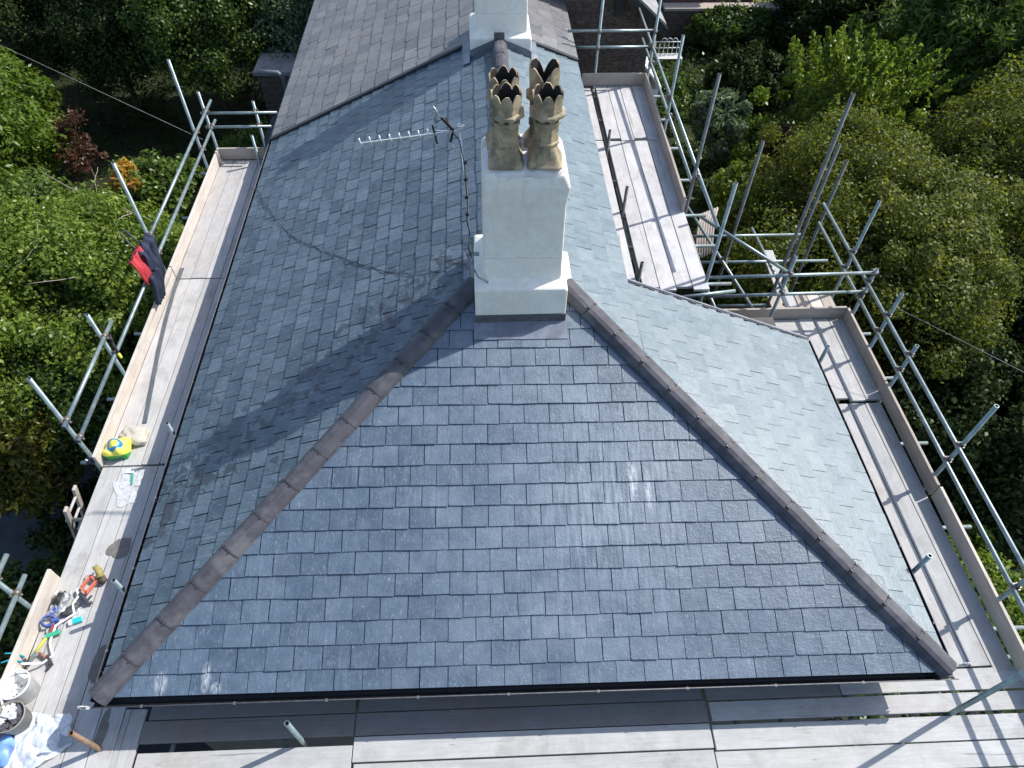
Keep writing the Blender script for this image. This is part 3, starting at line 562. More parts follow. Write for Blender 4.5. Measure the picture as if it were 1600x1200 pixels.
# ------------------------------------------------------------------ scaffolds
cb = MB()                                                  # one coupler: two crossed collars and bolts
for ax in ((1, 0, 0), (0, 0, 1)):
    off = Vector((0, 0, 0)) if ax[2] else Vector((0, -.052, 0)); v_ = Vector(ax)
    cb.tube(off-v_*.026, off+v_*.026, .0315, 10, False)
cb.box((.036, -.012, .0), (.026, .03, .03)); cb.tube((.034, -.012, -.03), (.034, -.012, .05), .008, 6, False); cb.box((0, -.06, .04), (.03, .03, .026)); cb.tube((0, -.085, .045), (0, -.03, .045), .008, 6, False)
_t = add('coupler', cb, M['coupler'], None, Matrix.Identity(4)); COUP = _t.data; bpy.data.objects.remove(_t)
def scaffold(loc, label, standards, rails, transoms=(), toes=(), group='tube scaffold round the eaves', name='scaffold'):
    root = empty(name, loc, label, 'scaffold', group)
    sts = []
    for s_ in standards:
        x, y, z0, z1 = s_[:4]; mt = s_[4] if len(s_) > 4 else M['galv']; dx, dy = (s_[5], s_[6]) if len(s_) > 6 else (0, 0)
        mb = MB(); mb.tube((x, y, z0), (x+dx, y+dy, z1)); sts.append((add('standard', mb, mt, root), x, y, z0, z1))
    for i, r_ in enumerate(rails):
        p0, p1 = Vector(r_[0]), Vector(r_[1]); mb = MB(); mb.tube(p0, p1); nm = r_[2] if len(r_) > 2 else 'guard_rail'; add(nm, mb, r_[3] if len(r_) > 3 else M['galv'], root)
        d = (p1-p0).normalized()
        for so, x, y, z0, z1 in sts:
            t_ = (Vector((x, y, 0))-Vector((p0.x, p0.y, 0))).dot(Vector((d.x, d.y, 0)))
            q = p0+d*t_
            if -.1 < t_ < (p1-p0).length+.1 and (Vector((x, y))-Vector((q.x, q.y))).length < .085 and z0 < q.z < z1+.05:
                side = Vector((x-q.x, y-q.y, 0)); side = side.normalized() if side.length > .01 else Vector((-d.y, d.x, 0))
                xx = Vector((d.x, d.y, 0)).normalized(); yy = side; zz_ = xx.cross(yy); Mt = Matrix((xx, yy, zz_)).transposed().to_4x4(); Mt.translation = Vector((x, y, q.z))
                finish(bpy.data.objects.new('coupler', COUP), so, Mt)
    for p0, p1 in transoms: mb = MB(); mb.tube(p0, p1); add('transom', mb, M['galv'], root)
    for t_ in toes:
        p0, p1, h, th, mt = t_; p0, p1 = Vector(p0), Vector(p1); ln = (p1-p0).length; d = (p1-p0).normalized(); mb = MB(); mb.box((0, 0, h/2), (ln, th, h))
        Mt = Matrix((d, Vector((0, 0, 1)).cross(d), Vector((0, 0, 1)))).transposed().to_4x4(); Mt.translation = (p0+p1)/2
        add('toe_board', mb, mt, root, Mt, bevel=.004)
    return root
RT, RL = .31, -.01                                         # upper and lower guard rail heights, left
sx = -1.19; rx = -1.135
scaffold((-1.19, 6, GZ), 'grey tube scaffold with paired guard rails and toe board along the left eave',
    [(sx, 8.96, GZ, 1.5), (sx, 6.22, GZ, 1.45), (sx, 4.21, GZ, .68), (sx, 2.91, GZ, 1.03), (sx, 9.66, GZ, .62), (-.33, 9.70, GZ, .42), (-.40, 9.35, GZ, -.02), (-.17, 3.03, GZ, .04)],
    [((rx, 9.95, RT), (rx, 5.72, RT)), ((rx, 4.47, RT), (rx, 2.80, RT)), ((rx, 9.85, RL), (rx, 2.84, RL)), ((-1.25, 9.62, RT-.06), (.06, 9.62, RT-.06), 'end_rail'), ((-1.25, 9.62, RL), (-.1, 9.62, RL), 'end_rail')],
    [((-1.45, y, -.675), (0.1, y, -.675)) for y in (9.2, 7.9, 6.5, 5.2, 4.0, 3.0)],
    [((-1.139, 9.56, -.6), (-1.139, 6.32, -.6), .225, .036, M['toe']), ((-1.139, 6.30, -.6), (-1.139, 2.87, -.6), .225, .036, M['toe']), ((-1.12, 9.54, -.6), (-.30, 9.54, -.6), .225, .036, M['toe_grey'])])
scaffold((-1.19, 0.5, GZ), 'short scaffold bay with paired rails beside the buckets and tools',
    [(sx, 1.05, GZ, .74), (sx, -1.2, GZ, .7), (-.17, 1.09, GZ, .06), (-.14, -.28, GZ, -.02, M['rust_tube'])],
    [((rx, 1.28, RT), (rx, -1.6, RT)), ((rx, 1.24, RL-.05), (rx, -1.6, RL-.05))],
    [((-1.35, y, -.675), (0.1, y, -.675)) for y in (2.2, 1.2, .2, -.7)] + [((-2.2, 2.1, -3.2), (-1.25, 1.9, -3.2))],
    [((-1.13, 1.45, -.6), (-1.18, -1.9, -.6), .225, .036, M['toe'])])
scaffold((3.9, -1.0, GZ), 'scaffold supports with standard tubes poking through the boards under the front eave',
    [(1.735, -.30, GZ, .05), (5.63, -.84, GZ, -.40), (7.93, -.335, GZ, 1.30, M['galv'], .12, .02), (8.45, -1.6, GZ, 1.1), (5.4, -1.6, GZ, 1.1)],
    [((9.4, -1.55, .30), (4.2, -1.55, .30)), ((9.4, -1.55, -.02), (4.2, -1.55, -.02))],
    [((x, .35, -.675), (x, -1.6, -.675)) for x in (.5, 1.55, 2.6, 3.7, 4.8, 5.9, 6.35, 7.05, 7.65, 7.95, 8.55)] + [((-.4, .22, -.73), (9.2, .22, -.73)), ((-.4, -1.3, -.73), (9.2, -1.3, -.73))])
rxr = 8.865; sxr = 8.925
scaffold((8.92, 3, GZ), 'tube scaffold with two long guard rails beside the right eave',
    [(sxr, 5.65, GZ, 1.07), (sxr, 5.03, GZ, .42), (sxr, 4.36, GZ, .58), (sxr, 3.66, GZ, .36), (sxr, 2.27, GZ, .92), (sxr, .72, GZ, .6), (7.76, 5.10, GZ, .62), (7.965, 3.90, GZ, .13), (7.965, .95, GZ, .21)],
    [((rxr, 6.82, .20), (rxr, -2.2, .20)), ((rxr, 6.72, -.09), (rxr, -2.2, -.09)), ((6.60, 5.045, .31), (8.98, 5.045, .34), 'cross_rail'), ((6.70, 5.045, -.04), (8.90, 5.045, -.01), 'cross_rail')],
    [((7.9, y, -.675), (9.22, y, -.675)) for y in (4.85, 4.0, 2.9, 1.7, .5, -.5, -1.3)] + [((7.965, 5.3, -.73), (7.965, -1.4, -.73)), ((7.1, 5.5, -.675), (8.7, 5.5, -.675)), ((6.7, 5.2, -.673), (8.9, 5.2, -.673))],
    [((8.868, 5.10, -.6), (8.868, 3.72, -.6), .225, .036, M['toe_grey']), ((8.868, 3.70, -.6), (8.868, 2.10, -.6), .225, .036, M['toe_grey']), ((8.885, 2.08, -.6), (8.885, -2.2, -.6), .225, .036, M['toe']), ((6.95, 5.12, -.6), (8.85, 5.12, -.6), .225, .036, M['toe_grey'])])
zr = .4; rr_ = 6.665; sr_ = 6.61
scaffold((6.6, 7.5, GZ), 'raised tube scaffold with guard rails and toe boards behind the right slope',
    [(sr_+.06, 10.28, GZ, 1.83), (5.70, 10.29, GZ, 1.95), (sr_-.02, 6.44, GZ, 2.45, M['galv_dark']), (6.535, 4.87, GZ, 1.93), (5.652, 8.10, GZ, .73, M['galv_dark']), (5.652, 6.42, GZ, .83, M['galv_dark']), (5.652, 4.98, GZ, .66, M['galv_dark']), (6.66, 8.55, GZ, 2.0)],
    [((6.66, 12.3, 1.10), (6.66, 5.28, .96)), ((6.68, 11.2, .78), (6.68, 6.72, .68)), ((5.15, 10.33, 1.30), (6.68, 10.33, 1.30), 'end_rail'), ((5.2, 10.33, 1.02), (6.70, 10.33, 1.02), 'end_rail')],
    [((5.4, y, zr-.075), (6.9, y, zr-.075)) for y in (9.9, 9.1, 8.2, 7.3, 6.4, 5.7, 4.9)] + [((5.69, 10.3, zr-.13), (5.69, 4.7, zr-.13)), ((6.9, 4.72, .36), (6.0, 4.66, .30)), ((6.75, 6.2, .45), (7.9, 5.25, .15))],
    [((5.45, 10.18, zr), (6.58, 10.18, zr), .225, .036, M['toe_grey']), ((6.592, 10.18, zr), (6.53, 6.38, zr), .225, .036, M['toe_grey'])])
scaffold((8.0, 6.6, GZ), 'lower lift of bare dark tubes between the rear and right platforms',
    [(7.87, 5.50, GZ, 2.67, M['galv_dark']), (8.5, 6.42, GZ, 1.46, M['galv_dark']), (7.43, 6.45, GZ, 1.5, M['galv_dark']), (9.0, 6.9, GZ, .9, M['galv_dark'])],
    [((6.6, 7.1, -.62), (8.9, 7.1, -.62), 'ledger'), ((6.7, 6.45, -.62), (9.1, 6.43, -.62), 'ledger'), ((6.6, 6.8, -.75), (7.15, 6.8, -.75), 'ledger'), ((7.0, 5.42, -.9), (7.7, 5.42, -.9), 'ledger'),
     ((7.05, 7.9, -.5), (7.60, 5.35, -.62), 'brace'), ((6.95, 7.0, -.7), (7.12, 5.2, -.75), 'brace'), ((8.1, 7.3, -.62), (8.30, 5.6, -.8), 'brace')], group='tube scaffold round the eaves')
# tall dark pole far right and the red props below the left platform
mb = MB(); mb.tube((-2.0, 2.6, GZ), (-1.95, 2.45, -2.9), .03); p = tag(add('steel_prop', mb, simple('red_oxide_prop', (.35, .07, .05), .6)), 'red steel prop standing below the left platform edge', 'prop')

# ------------------------------------------------------------------ scaffold boards
ORD = ['first', 'second', 'third', 'fourth', 'fifth', 'sixth', 'seventh', 'eighth']
def board(p0, p1, ztop, w, mat, label, group, th=.038, tilt=0.):
    p0, p1 = Vector((*p0, ztop)), Vector((*p1, ztop)); d = (p1-p0).normalized(); ln = (p1-p0).length; mb = MB()
    mb.box((0, 0, -th/2), (ln, w, th)); sd_ = Vector((0, 0, 1)).cross(d)
    Mt = Matrix((d, sd_, Vector((0, 0, 1)))).transposed().to_4x4(); Mt.translation = (p0+p1)/2
    if tilt: Mt = Mt @ Matrix.Rotation(tilt, 4, 'Y')
    o = add('scaffold_board', mb, mat, None, Mt, bevel=.004); tag(o, label, 'scaffold board', group)
    return o
rng = random.Random(11)
gl = 'boards of the left walkway'
for si, (ya, yb, nm) in enumerate(((9.50, 6.29, 'far length'), (6.27, 2.895, 'middle length'), (2.87, -.98, 'near length beside the tools'))):
    for k in range(5):
        x = -1.012+k*.2235
        where = 'against the toe board' if k == 0 else ('against the gutter' if k == 4 else ORD[k]+' from the toe board')
        j = rng.uniform(-.008, .008)
        board((x, ya), (x, yb+j), -.6+rng.uniform(-.002, .003), .2145, M['board_pale'] if (si == 0 or k in (0,) and si == 1) else M['board'], f'grey board of the left walkway, {nm}, {where}', gl)
gf = 'boards of the front platform'
def fb(xa, xb, ya, yb, z, mat, label): board((xa, (ya+yb)/2), (xb, (ya+yb)/2-.0137*(xb-xa)*.6), z, abs(yb-ya), mat, label, gf)
fb(.20, 2.205, -.055, -.250, -.602, M['board_dark'], 'short dark board under the left end of the front gutter')
fb(.24, 2.20, .16, -.045, -.602, M['board_dark'], 'dark board tucked beneath the front gutter, left end')
fb(2.235, 5.60, .15, -.06, -.601, M['board_dark'], 'long dark board tucked beneath the middle of the front gutter')
fb(2.22, 5.615, -.072, -.272, -.598, M['board_dark'], 'long dark scuffed board with flaking edge under the middle of the front gutter')
fb(.22, 2.205, -.335, -.55, -.598, M['board_front'], 'pale board by the left front pole, nearest the gutter')
fb(.22, 2.20, -.562, -.78, -.598, M['board_front'], 'pale board of the front platform left end, second from the gutter')
fb(.22, 2.20, -.79, -1.01, -.598, M['board_front'], 'pale board of the front platform left end, third from the gutter')
fb(2.215, 5.612, -.282, -.497, -.596, M['board_front'], 'long sunlit board of the front platform middle, bounding the shadow')
fb(2.23, 5.60, -.512, -.735, -.597, M['board_front'], 'long sunlit board of the front platform middle, second row')
fb(2.24, 5.60, -.745, -.965, -.597, M['board_front'], 'long sunlit board of the front platform middle, third row')
fb(5.64, 6.99, .12, -.10, -.600, M['board_dark'], 'short dark board beneath the right part of the front gutter')
fb(7.0, 9.0, .10, -.105, -.601, M['board_front'], 'pale board at the right gutter corner, carrying rail shadows')
fb(5.65, 9.0, -.118, -.290, -.599, M['board'], 'half shaded board between the two open gaps near the right corner')
fb(5.632, 9.0, -.325, -.545, -.600, M['board_front'], 'pale board with pencil marks beyond the leaning front pole')
fb(5.61, 9.0, -.558, -.778, -.598, M['board_front'], 'pale board of the front right end, second row out')
fb(5.61, 9.0, -.79, -1.01, -.598, M['board_front'], 'pale board of the front right end, outermost row')
board((.10, .06), (.07, -1.4), -.6, .20, M['board'], 'short board laid front to back under the left gutter corner', gf)
gr = 'boards of the right walkway'
for si, (ya, yb, nm) in enumerate(((5.08, 3.56, 'short far length'), (3.52, .09, 'near length'))):
    for k in range(4):
        x = 8.74-k*.2235; where = ['against the toe board', 'second from the toe board', 'third from the toe board', 'against the gutter'][k]
        board((x-.03*si, ya+rng.uniform(-.04, .02)*(1-si)-.02*(k == 3)), (x, yb+rng.uniform(-.05, .03)), -.6+(.025 if si == 0 else 0)+rng.uniform(-.002, .002), .2145, M['board_front' if k % 2 else 'board'] if si else M['board_pale' if k > 1 else 'board'], f'board of the right walkway, {nm}, {where}', gr)
board((6.75, 4.98), (8.18, 4.98), -.575, .2, M['board_pale'], 'pale crosswise board along the toe board beyond the slate verge', gr)
board((6.75, 4.76), (8.10, 4.76), -.577, .2, M['board_pale'], 'pale crosswise board with a stepped end beside the slate verge', gr)
board((6.9, 4.54), (7.98, 4.54), -.579, .2, M['board_pale'], 'crosswise board half hidden behind the slate verge', gr)
for k, (x, mt) in enumerate(((7.97, 'toe_grey'), (8.19, 'board_front'), (8.39, 'toe_grey'), (8.58, 'toe'), (8.77, 'toe_grey'))):
    board((x, 5.62), (x, 5.17), -.60, .18, M[mt], f'brown board stub outside the mid toe board, {ORD[k]} from the left', 'board stubs outside the mid toe board')
gb = 'boards of the raised rear walkway'
for si, (ya, yb, nm) in enumerate(((10.15, 8.35, 'short far length'), (8.33, 4.72, 'long near length'))):
    for k in range(4):
        x = 6.465-k*.2215-(.02 if si else 0); where = ['against the outer side', 'second from the outer side', 'third from the outer side', 'beside the open gap'][k]
        board((x+.01, ya), (x, yb+.06*(k % 2)), zr+rng.uniform(-.002, .003), .2115, M['board_bleached'], f'bleached board of the raised rear walkway, {nm}, {where}', gb)
board((5.51, 10.1), (5.51, 8.37), zr, .19, M['board_bleached'], 'bleached board between the open gap and rear gutter, far length', gb)
board((5.51, 8.34), (5.50, 4.8), zr, .19, M['board_bleached'], 'bleached board between the open gap and rear gutter, near length', gb)
board((8.52, 7.32), (8.50, 5.7), -1.16, .2, M['board'], 'single plank lying on the bare lower tubes', 'loose planks', tilt=0.05)

# damp patches are marks on the boards (thin skins following the board tops)
def blob(name, cx, cy, z, rx_, ry_, mat, seed, label, cat, rot=0):
    rg = random.Random(seed); n = 40; mb = MB(); pts = []
    ph = [rg.uniform(0, 6.3) for _ in range(4)]
    for i in range(n):
        a = 2*math.pi*i/n; k = 1+.16*math.sin(2*a+ph[0])+.11*math.sin(3*a+ph[1])+.06*math.sin(5*a+ph[2])+.03*math.sin(9*a+ph[3]); x, y = rx_*k*math.cos(a), ry_*k*math.sin(a)
        pts.append((cx+x*math.cos(rot)-y*math.sin(rot), cy+x*math.sin(rot)+y*math.cos(rot), z))
    mb.prism(pts, (0, 0, .0015)); o = add(name, mb, mat); return tag(o, label, cat, kind=None)
blob('damp_stain', -.585, 1.78, -.5955, .105, .145, M['stain'], 3, 'brown round damp stain on the left walkway near the brush', 'stain', -.35)
blob('damp_stain', -.36, .52, -.5955, .10, .22, M['stain'], 8, 'large dark damp stain on the board beside the left gutter end', 'stain', -.25)
blob('damp_stain', -.17, -.12, -.5955, .045, .19, M['stain'], 9, 'narrow dark damp stain below the left gutter corner', 'stain', -.1)
# ------------------------------------------------------------------ aerial, cable, odds and ends on the roof
ay = 3.70
aer = empty('tv_aerial', (3.43, ay, 1.95), 'aluminium television aerial on a thin mast strapped to the chimney side', 'aerial')
mb = MB(); mb.path([(3.425, ay, 1.62), (3.425, ay, 2.0), (3.418, ay, 2.6), (3.375, ay, 3.38)], .0125, 8); add('mast', mb, M['alu'], aer)
mb = MB(); mb.box((3.44, ay, 2.12), (.06, .09, .10)); mb.box((3.45, ay-.02, 1.93), (.14, .03, .03)); mb.bar((3.46, ay-.02, 2.12), (3.45, ay-.02, 1.93), .02, .02); add('bracket', mb, M['galv'], aer); mb = MB(); mb.path([(3.40, ay-.02, 1.90), (3.50, ay-.30, 1.86), (3.60, ay-.31, 1.80), (3.58, ay-.31, 1.72)], .010, 6); add('strap', mb, M['galv'], aer)
b0, b1 = Vector((3.41, ay-.02, 3.33)), Vector((2.49, ay-.02, 3.21)); bd = (b1-b0).normalized()
mb = MB(); mb.bar(b0, b1, .016, .016); add('boom', mb, M['alu'], aer)
for k in range(8):
    p = b1-bd*(.004+k*.093-(.006*k*k*.12)); e = MB(); e.tube(p+Vector((.012, -.012, -.060)), p+Vector((-.012, -.012, .060)), .0065, 6, False); add('director', e, M['alu'], aer)
mb = MB(); mb.bar((3.32, ay-.02, 3.33), (3.22, ay-.02, 3.45), .008, .022); mb.bar((3.32, ay-.02, 3.33), (3.29, ay-.03, 3.22), .008, .022); mb.bar((3.30, ay-.02, 3.33), (3.26, ay+.03, 3.42), .008, .02); mb.bar((3.14, ay-.02, 3.38), (3.17, ay-.02, 3.20), .006, .018); add('reflector', mb, M['black'], aer)
mb = MB(); mb.tube((3.22, ay-.02, 3.45), (3.16, ay-.02, 3.56), .004, 6, False); mb.tube((3.31, ay-.03, 3.20), (3.33, ay-.03, 3.12), .004, 6, False); mb.tube((3.30, ay-.02, 3.32), (3.16, ay-.02, 3.33), .006, 6, False); mb.tube((3.35, ay, 3.35), (3.43, ay, 3.36), .014, 8, False); add('reflector_rod', mb, M['alu'], aer)
mb = MB(); mb.path([(3.31, ay-.04, 3.32), (3.37, ay-.05, 3.25), (3.405, ay-.03, 3.0), (3.41, ay-.02, 2.8), (3.42, ay-.01, 2.5), (3.405, ay-.02, 2.35), (3.43, ay-.02, 2.2), (3.41, ay-.02, 2.0), (3.44, ay-.05, 1.9)], .0055, 6)
for z in (3.0, 2.82, 2.62, 2.42): mb.box((3.412, ay-.01, z), (.034, .034, .018))
add('coax_cable', mb, M['black'], aer)
lz = lambda x: x*RZ_/RX+.022
cpts = [(3.42, 3.78, 1.62), (3.30, 4.17), (3.08, 4.13), (2.74, 4.22), (2.37, 4.47), (1.86, 4.94), (1.41, 5.38), (.88, 6.01), (.53, 6.58), (.25, 7.15), (.03, 7.62), (-.10, 7.75, -.02)]
cp = [Vector(p) if len(p) == 3 else Vector((p[0], p[1], lz(p[0]))) for p in cpts]
for q in range(2):
    mb = MB(); rg = random.Random(q); pts = []
    for a, b in zip(cp[:-1], cp[1:]):
        for k in range(5): t_ = k/5; p = a.lerp(b, t_); pts.append(p+Vector((rg.uniform(-.022, .022), rg.uniform(-.022, .022)+q*.02, rg.uniform(0, .006))))
    mb.path(pts+[cp[-1]], .0032, 5); tag(add('cable', mb, M['tool_dark']), ['thin black cable snaking from chimney foot to left gutter, upper strand', 'thin black cable snaking from chimney foot to left gutter, lower strand'][q], 'cable', 'cables across the left slope')
for nm, pts, lb in (('wire', [(-14, 19, .6), (-6.1, 12.85, .0), (-1.2, 9.2, 0.0)], 'thin grey overhead wire slanting from the dark trees to the left scaffold'), ('wire', [(8.9, 4.3, .4), (10.5, 3.2, .1), (12.5, 1.5, -.2), (16, -1.5, -.4)], 'thin pale wire running off from the right guard rail')):
    mb = MB(); mb.path(pts, .0038, 5); tag(add(nm, mb, M['roof_grey']), lb, 'wire')
# curl of lead at the gutter corners
for x, y, lb in ((-.07, -.09, 'small white curled offcut on the left gutter corner'), (7.93, -.06, 'small white curled offcut on the right gutter corner')):
    mb = MB(); pts = [(x+.045*math.cos(a)*(1-.05*a), y-.0, .03+.045*math.sin(a)*(1-.05*a)) for a in [q*.5 for q in range(12)]]; pts = [(x+(q[0]-x)*.75, q[1], .03+(q[2]-.03)*.75) for q in pts]
    for a, b in zip(pts[:-1], pts[1:]): mb.bar(a, b, .05, .006, (0, 1, 0))
    tag(add('lead_offcut', mb, M['white_paint']), lb, 'offcut')

# ------------------------------------------------------------------ things on the left walkway
PZ = -.595
mb = MB(); pts = [(-1.075, 6.52), (-1.07, 6.0), (-1.03, 5.4), (-.97, 4.8), (-.89, 4.2), (-.80, 3.52)]
for a, b in zip(pts[:-1], pts[1:]): mb.bar((*a, PZ+.008), (*b, PZ+.008), .048, .012)
tag(add('plastic_strip', mb, M['grey_plastic']), 'long slightly bent dark grey strip lying on the left walkway', 'strip')
def lump(name, c, size, mat, seed, label, cat, namp=.10, rz=0, flat=.0, parent=None, sub=4):
    bm = bmesh.new(); bmesh.ops.create_icosphere(bm, subdivisions=sub, radius=1); rg = random.Random(seed)
    ws = [(Vector((rg.uniform(-1, 1), rg.uniform(-1, 1), rg.uniform(-1, 1))).normalized()*rg.uniform(1.5, 6), rg.uniform(0, 6.3)) for _ in range(9)]
    for v in bm.verts:
        p = v.co.copy(); n_ = sum(math.sin(w.dot(p)*1.7+ph)/(1+.25*w.length) for w, ph in ws)*namp; p *= 1+n_
        if p.z < -.55: p.z = -.55
        v.co = Vector((p.x*size[0], p.y*size[1], (p.z+.55)*size[2]/1.5))
    for f in bm.faces: f.smooth = True
    me = bpy.data.meshes.new(name); bm.to_mesh(me); bm.free(); me.materials.append(mat); o = bpy.data.objects.new(name, me)
    finish(o, parent, Matrix.Translation(c) @ Matrix.Rotation(rz, 4, 'Z'))
    if label: tag(o, label, cat)
    return o
lump('sack', (-.85, 3.30, PZ), (.20, .13, .11), M['sack'], 5, 'off white woven sack slumped behind the yellow bag', 'sack', rz=-.3)
lump('builder_bag', (-.97, 3.08, PZ), (.155, .145, .21), M['bag'], 2, 'yellow and green printed bag with a blue ring on the left walkway', 'bag', .08)
def film(name, poly, z, mat, seed, label, cat, amp=.02, nx=22):
    """crumpled sheet of plastic over a quad"""
    rg = random.Random(seed); ws = [(rg.uniform(-14, 14), rg.uniform(-14, 14), rg.uniform(0, 6.3)) for _ in range(8)]; mb = MB(); a, b, c, d = [Vector((*p, z)) for p in poly]; g = []
    for i in range(nx+1):
        for j in range(nx+1):
            u, v = i/nx, j/nx; p = a.lerp(b, u).lerp(d.lerp(c, u), v); q_ = Vector((p.x*5+seed, p.y*5, seed*.7)); h2 = abs(mnoise.noise(q_))*1.1+abs(mnoise.noise(q_*2.7))*.7+abs(mnoise.noise(q_*7))*.3
            g.append(p+Vector((math.sin(9*v+seed)*.012, math.sin(8*u+seed)*.012, .004+amp*h2)))
    k = mb.addv(g); mb.smooth = True
    for i in range(nx):
        for j in range(nx): mb.face((k+i*(nx+1)+j, k+(i+1)*(nx+1)+j, k+(i+1)*(nx+1)+j+1, k+i*(nx+1)+j+1))
    o = add(name, mb, mat, recalc=False); md = o.modifiers.new('thick', 'SOLIDIFY'); md.thickness = .0015
    return tag(o, label, cat)
film('plastic_bag', [(-.86, 2.84), (-.60, 2.82), (-.58, 2.60), (-.82, 2.56)], PZ, M['poly'], 4, 'clear plastic bag with white label and green stripe', 'plastic bag', .010)
bg_ = bpy.data.objects['plastic_bag']
mb = MB(); mb.box((-.76, 2.79, PZ+.026), (.10, .06, .002)); add('paper_label', mb, M['white_plastic'], bg_)
mb = MB(); mb.box((-.70, 2.68, PZ+.026), (.022, .16, .002), Matrix.Rotation(.25, 3, 'Z')); add('green_stripe', mb, M['green'], bg_)
film('plastic_sheet', [(-.93, 2.66), (-.66, 2.62), (-.56, 2.36), (-.76, 2.30)], PZ, M['poly'], 9, 'flat clear plastic sleeve below the striped plastic bag', 'plastic sheet', .005)
film('polythene_sheet', [(-.95, .06), (-.50, .03), (-.38, -.22), (-.95, -.62)], PZ, M['poly2'], 6, 'large crumpled pale polythene sheet beside the rubble bucket', 'polythene', .06, 34)
film('plastic_bag', [(-1.06, 1.26), (-.86, 1.24), (-.90, 1.02), (-1.04, .98)], PZ+.04, M['poly'], 12, 'crumpled clear plastic bag among the hand tools', 'plastic bag', .07)
film('plastic_bag', [(-.82, 1.08), (-.72, 1.08), (-.71, .98), (-.80, .96)], PZ+.01, M['poly'], 17, 'tiny clear plastic bag above the teal box', 'plastic bag', .03)
# brush with straw bristles
br = empty('hand_brush', (-.66, 1.43, PZ), 'worn straw coloured hand brush standing on the left walkway', 'brush')
mb = MB(); mb.path([(-.70, 1.50, PZ+.15), (-.665, 1.46, PZ+.10), (-.64, 1.40, PZ+.07)], .030, 10, .042); add('bristle_head', mb, M['straw'], br)
mb = MB(); mb.path([(-.64, 1.40, PZ+.07), (-.61, 1.37, PZ+.02)], .045, 10, .036); add('handle', mb, M['bark'], br)
# hand saw with orange grip frame
sw = empty('saw', (-.75, 1.28, PZ), 'saw with orange frame handle and dark grip', 'saw')
mb = MB(); z = PZ+.06; Q = [(-.81, 1.30), (-.76, 1.43), (-.675, 1.375), (-.74, 1.23)]
for a, b in zip(Q, Q[1:]+Q[:1]): mb.bar((*a, z), (*b, z), .028, .03)
add('frame', mb, M['orange'], sw)
mb = MB(); mb.path([(-.82, 1.24, PZ+.03), (-.76, 1.19, PZ+.045), (-.70, 1.13, PZ+.04), (-.66, 1.14, PZ+.035)], .022, 10, .017); mb.bar((-.71, 1.17, PZ+.04), (-.68, 1.21, PZ+.05), .015, .015); add('grip', mb, M['tool_dark'], sw)
# dark drill / bag bodies
dr = empty('tool_pouch', (-.97, 1.10, PZ), 'black tool pouch half hidden under the crumpled clear bag', 'tool pouch')
o = lump('pouch_body', (-1.0, 1.18, PZ), (.075, .10, .085), M['black'], 31, None, None, .12, .4, parent=dr, sub=3); lump('pouch_flap', (-.86, 1.08, PZ), (.10, .055, .06), M['tool_dark'], 32, None, None, .12, .7, parent=dr, sub=3)
tg = empty('tape_gun', (-1.04, .98, PZ), 'bright blue tape holder leaning on the toe board', 'tape holder')
mb = MB(); mb.lathe((0, 0, 0), [(.055, 0), (.075, 0), (.075, .055), (.055, .055), (.055, 0)], 24); add('tape_roll', mb, M['blue'], tg, Matrix.Translation((-1.045, .95, PZ+.03)) @ Matrix.Rotation(.5, 4, 'Y') @ Matrix.Scale(.85, 4))
mb = MB(); mb.bar((-1.03, 1.02, PZ+.05), (-.98, 1.09, PZ+.06), .05, .03); mb.bar((-1.0, .95, PZ+.05), (-.94, .97, PZ+.03), .035, .03); add('tape_body', mb, M['blue'], tg)
bx = empty('small_box', (-.77, .95, PZ), 'small teal and white box on the grey boards', 'box')
mt_ = Matrix.Rotation(.35, 3, 'Z'); mb = MB(); mb.box((-.755, .955, PZ+.018), (.085, .055, .036), mt_); add('box_body', mb, M['teal'], bx, bevel=.003); mb = MB(); mb.box((-.815, .933, PZ+.018), (.035, .056, .037), mt_); add('box_end', mb, M['white_plastic'], bx, bevel=.003)
gk = empty('scraper', (-.93, .80, PZ), 'green handled scraper lying between blue holder and yellow knife', 'scraper')
mb = MB(); mb.bar((-1.01, .79, PZ+.03), (-.88, .84, PZ+.035), .048, .032); add('handle', mb, M['green'], gk, bevel=.006); mb = MB(); mb.bar((-.99, .93, PZ+.02), (-.97, .82, PZ+.02), .028, .016); add('red_block', mb, simple('dull_red_grip', (.32, .07, .07), .5), gk); mb = MB(); mb.bar((-.92, .93, PZ+.02), (-.90, .84, PZ+.02), .03, .01); mb.bar((-1.03, .92, PZ+.02), (-1.02, .84, PZ+.02), .02, .01); add('blade', mb, M['alu'], gk)
yk = empty('slate_cutter', (-1.04, .66, PZ), 'slate cutter with a bright yellow handle and grey jaws', 'slate cutter')
mb = MB(); mb.path([(-.99, .77, PZ+.05), (-1.01, .72, PZ+.05), (-1.045, .63, PZ+.05)], .016, 8, .013); add('handle', mb, M['yellow'], yk); mb = MB(); mb.bar((-1.05, .63, PZ+.04), (-1.07, .52, PZ+.03), .028, .02); mb.bar((-1.04, .60, PZ+.03), (-.99, .62, PZ+.03), .012, .012); add('jaw', mb, M['galv'], yk)
sn = empty('snips', (-1.12, .55, PZ), 'pair of tin snips with cyan handles propped on the toe board', 'snips')
for s_ in (0, 1):
    mb = MB(); mb.path([(-1.10, .57-.05*s_, PZ+.10), (-1.16, .58-.06*s_, PZ+.19), (-1.22, .565-.09*s_, PZ+.23)], .010, 8, .008); add('handle', mb, M['cyan'], sn)
mb = MB(); mb.bar((-1.10, .55, PZ+.10), (-1.05, .50, PZ+.05), .03, .02); mb.path([(-1.18, .56, PZ+.18), (-1.16, .50, PZ+.12), (-1.12, .45, PZ+.06), (-1.08, .44, PZ+.03)], .006, 6); add('blade', mb, M['tool_dark'], sn)
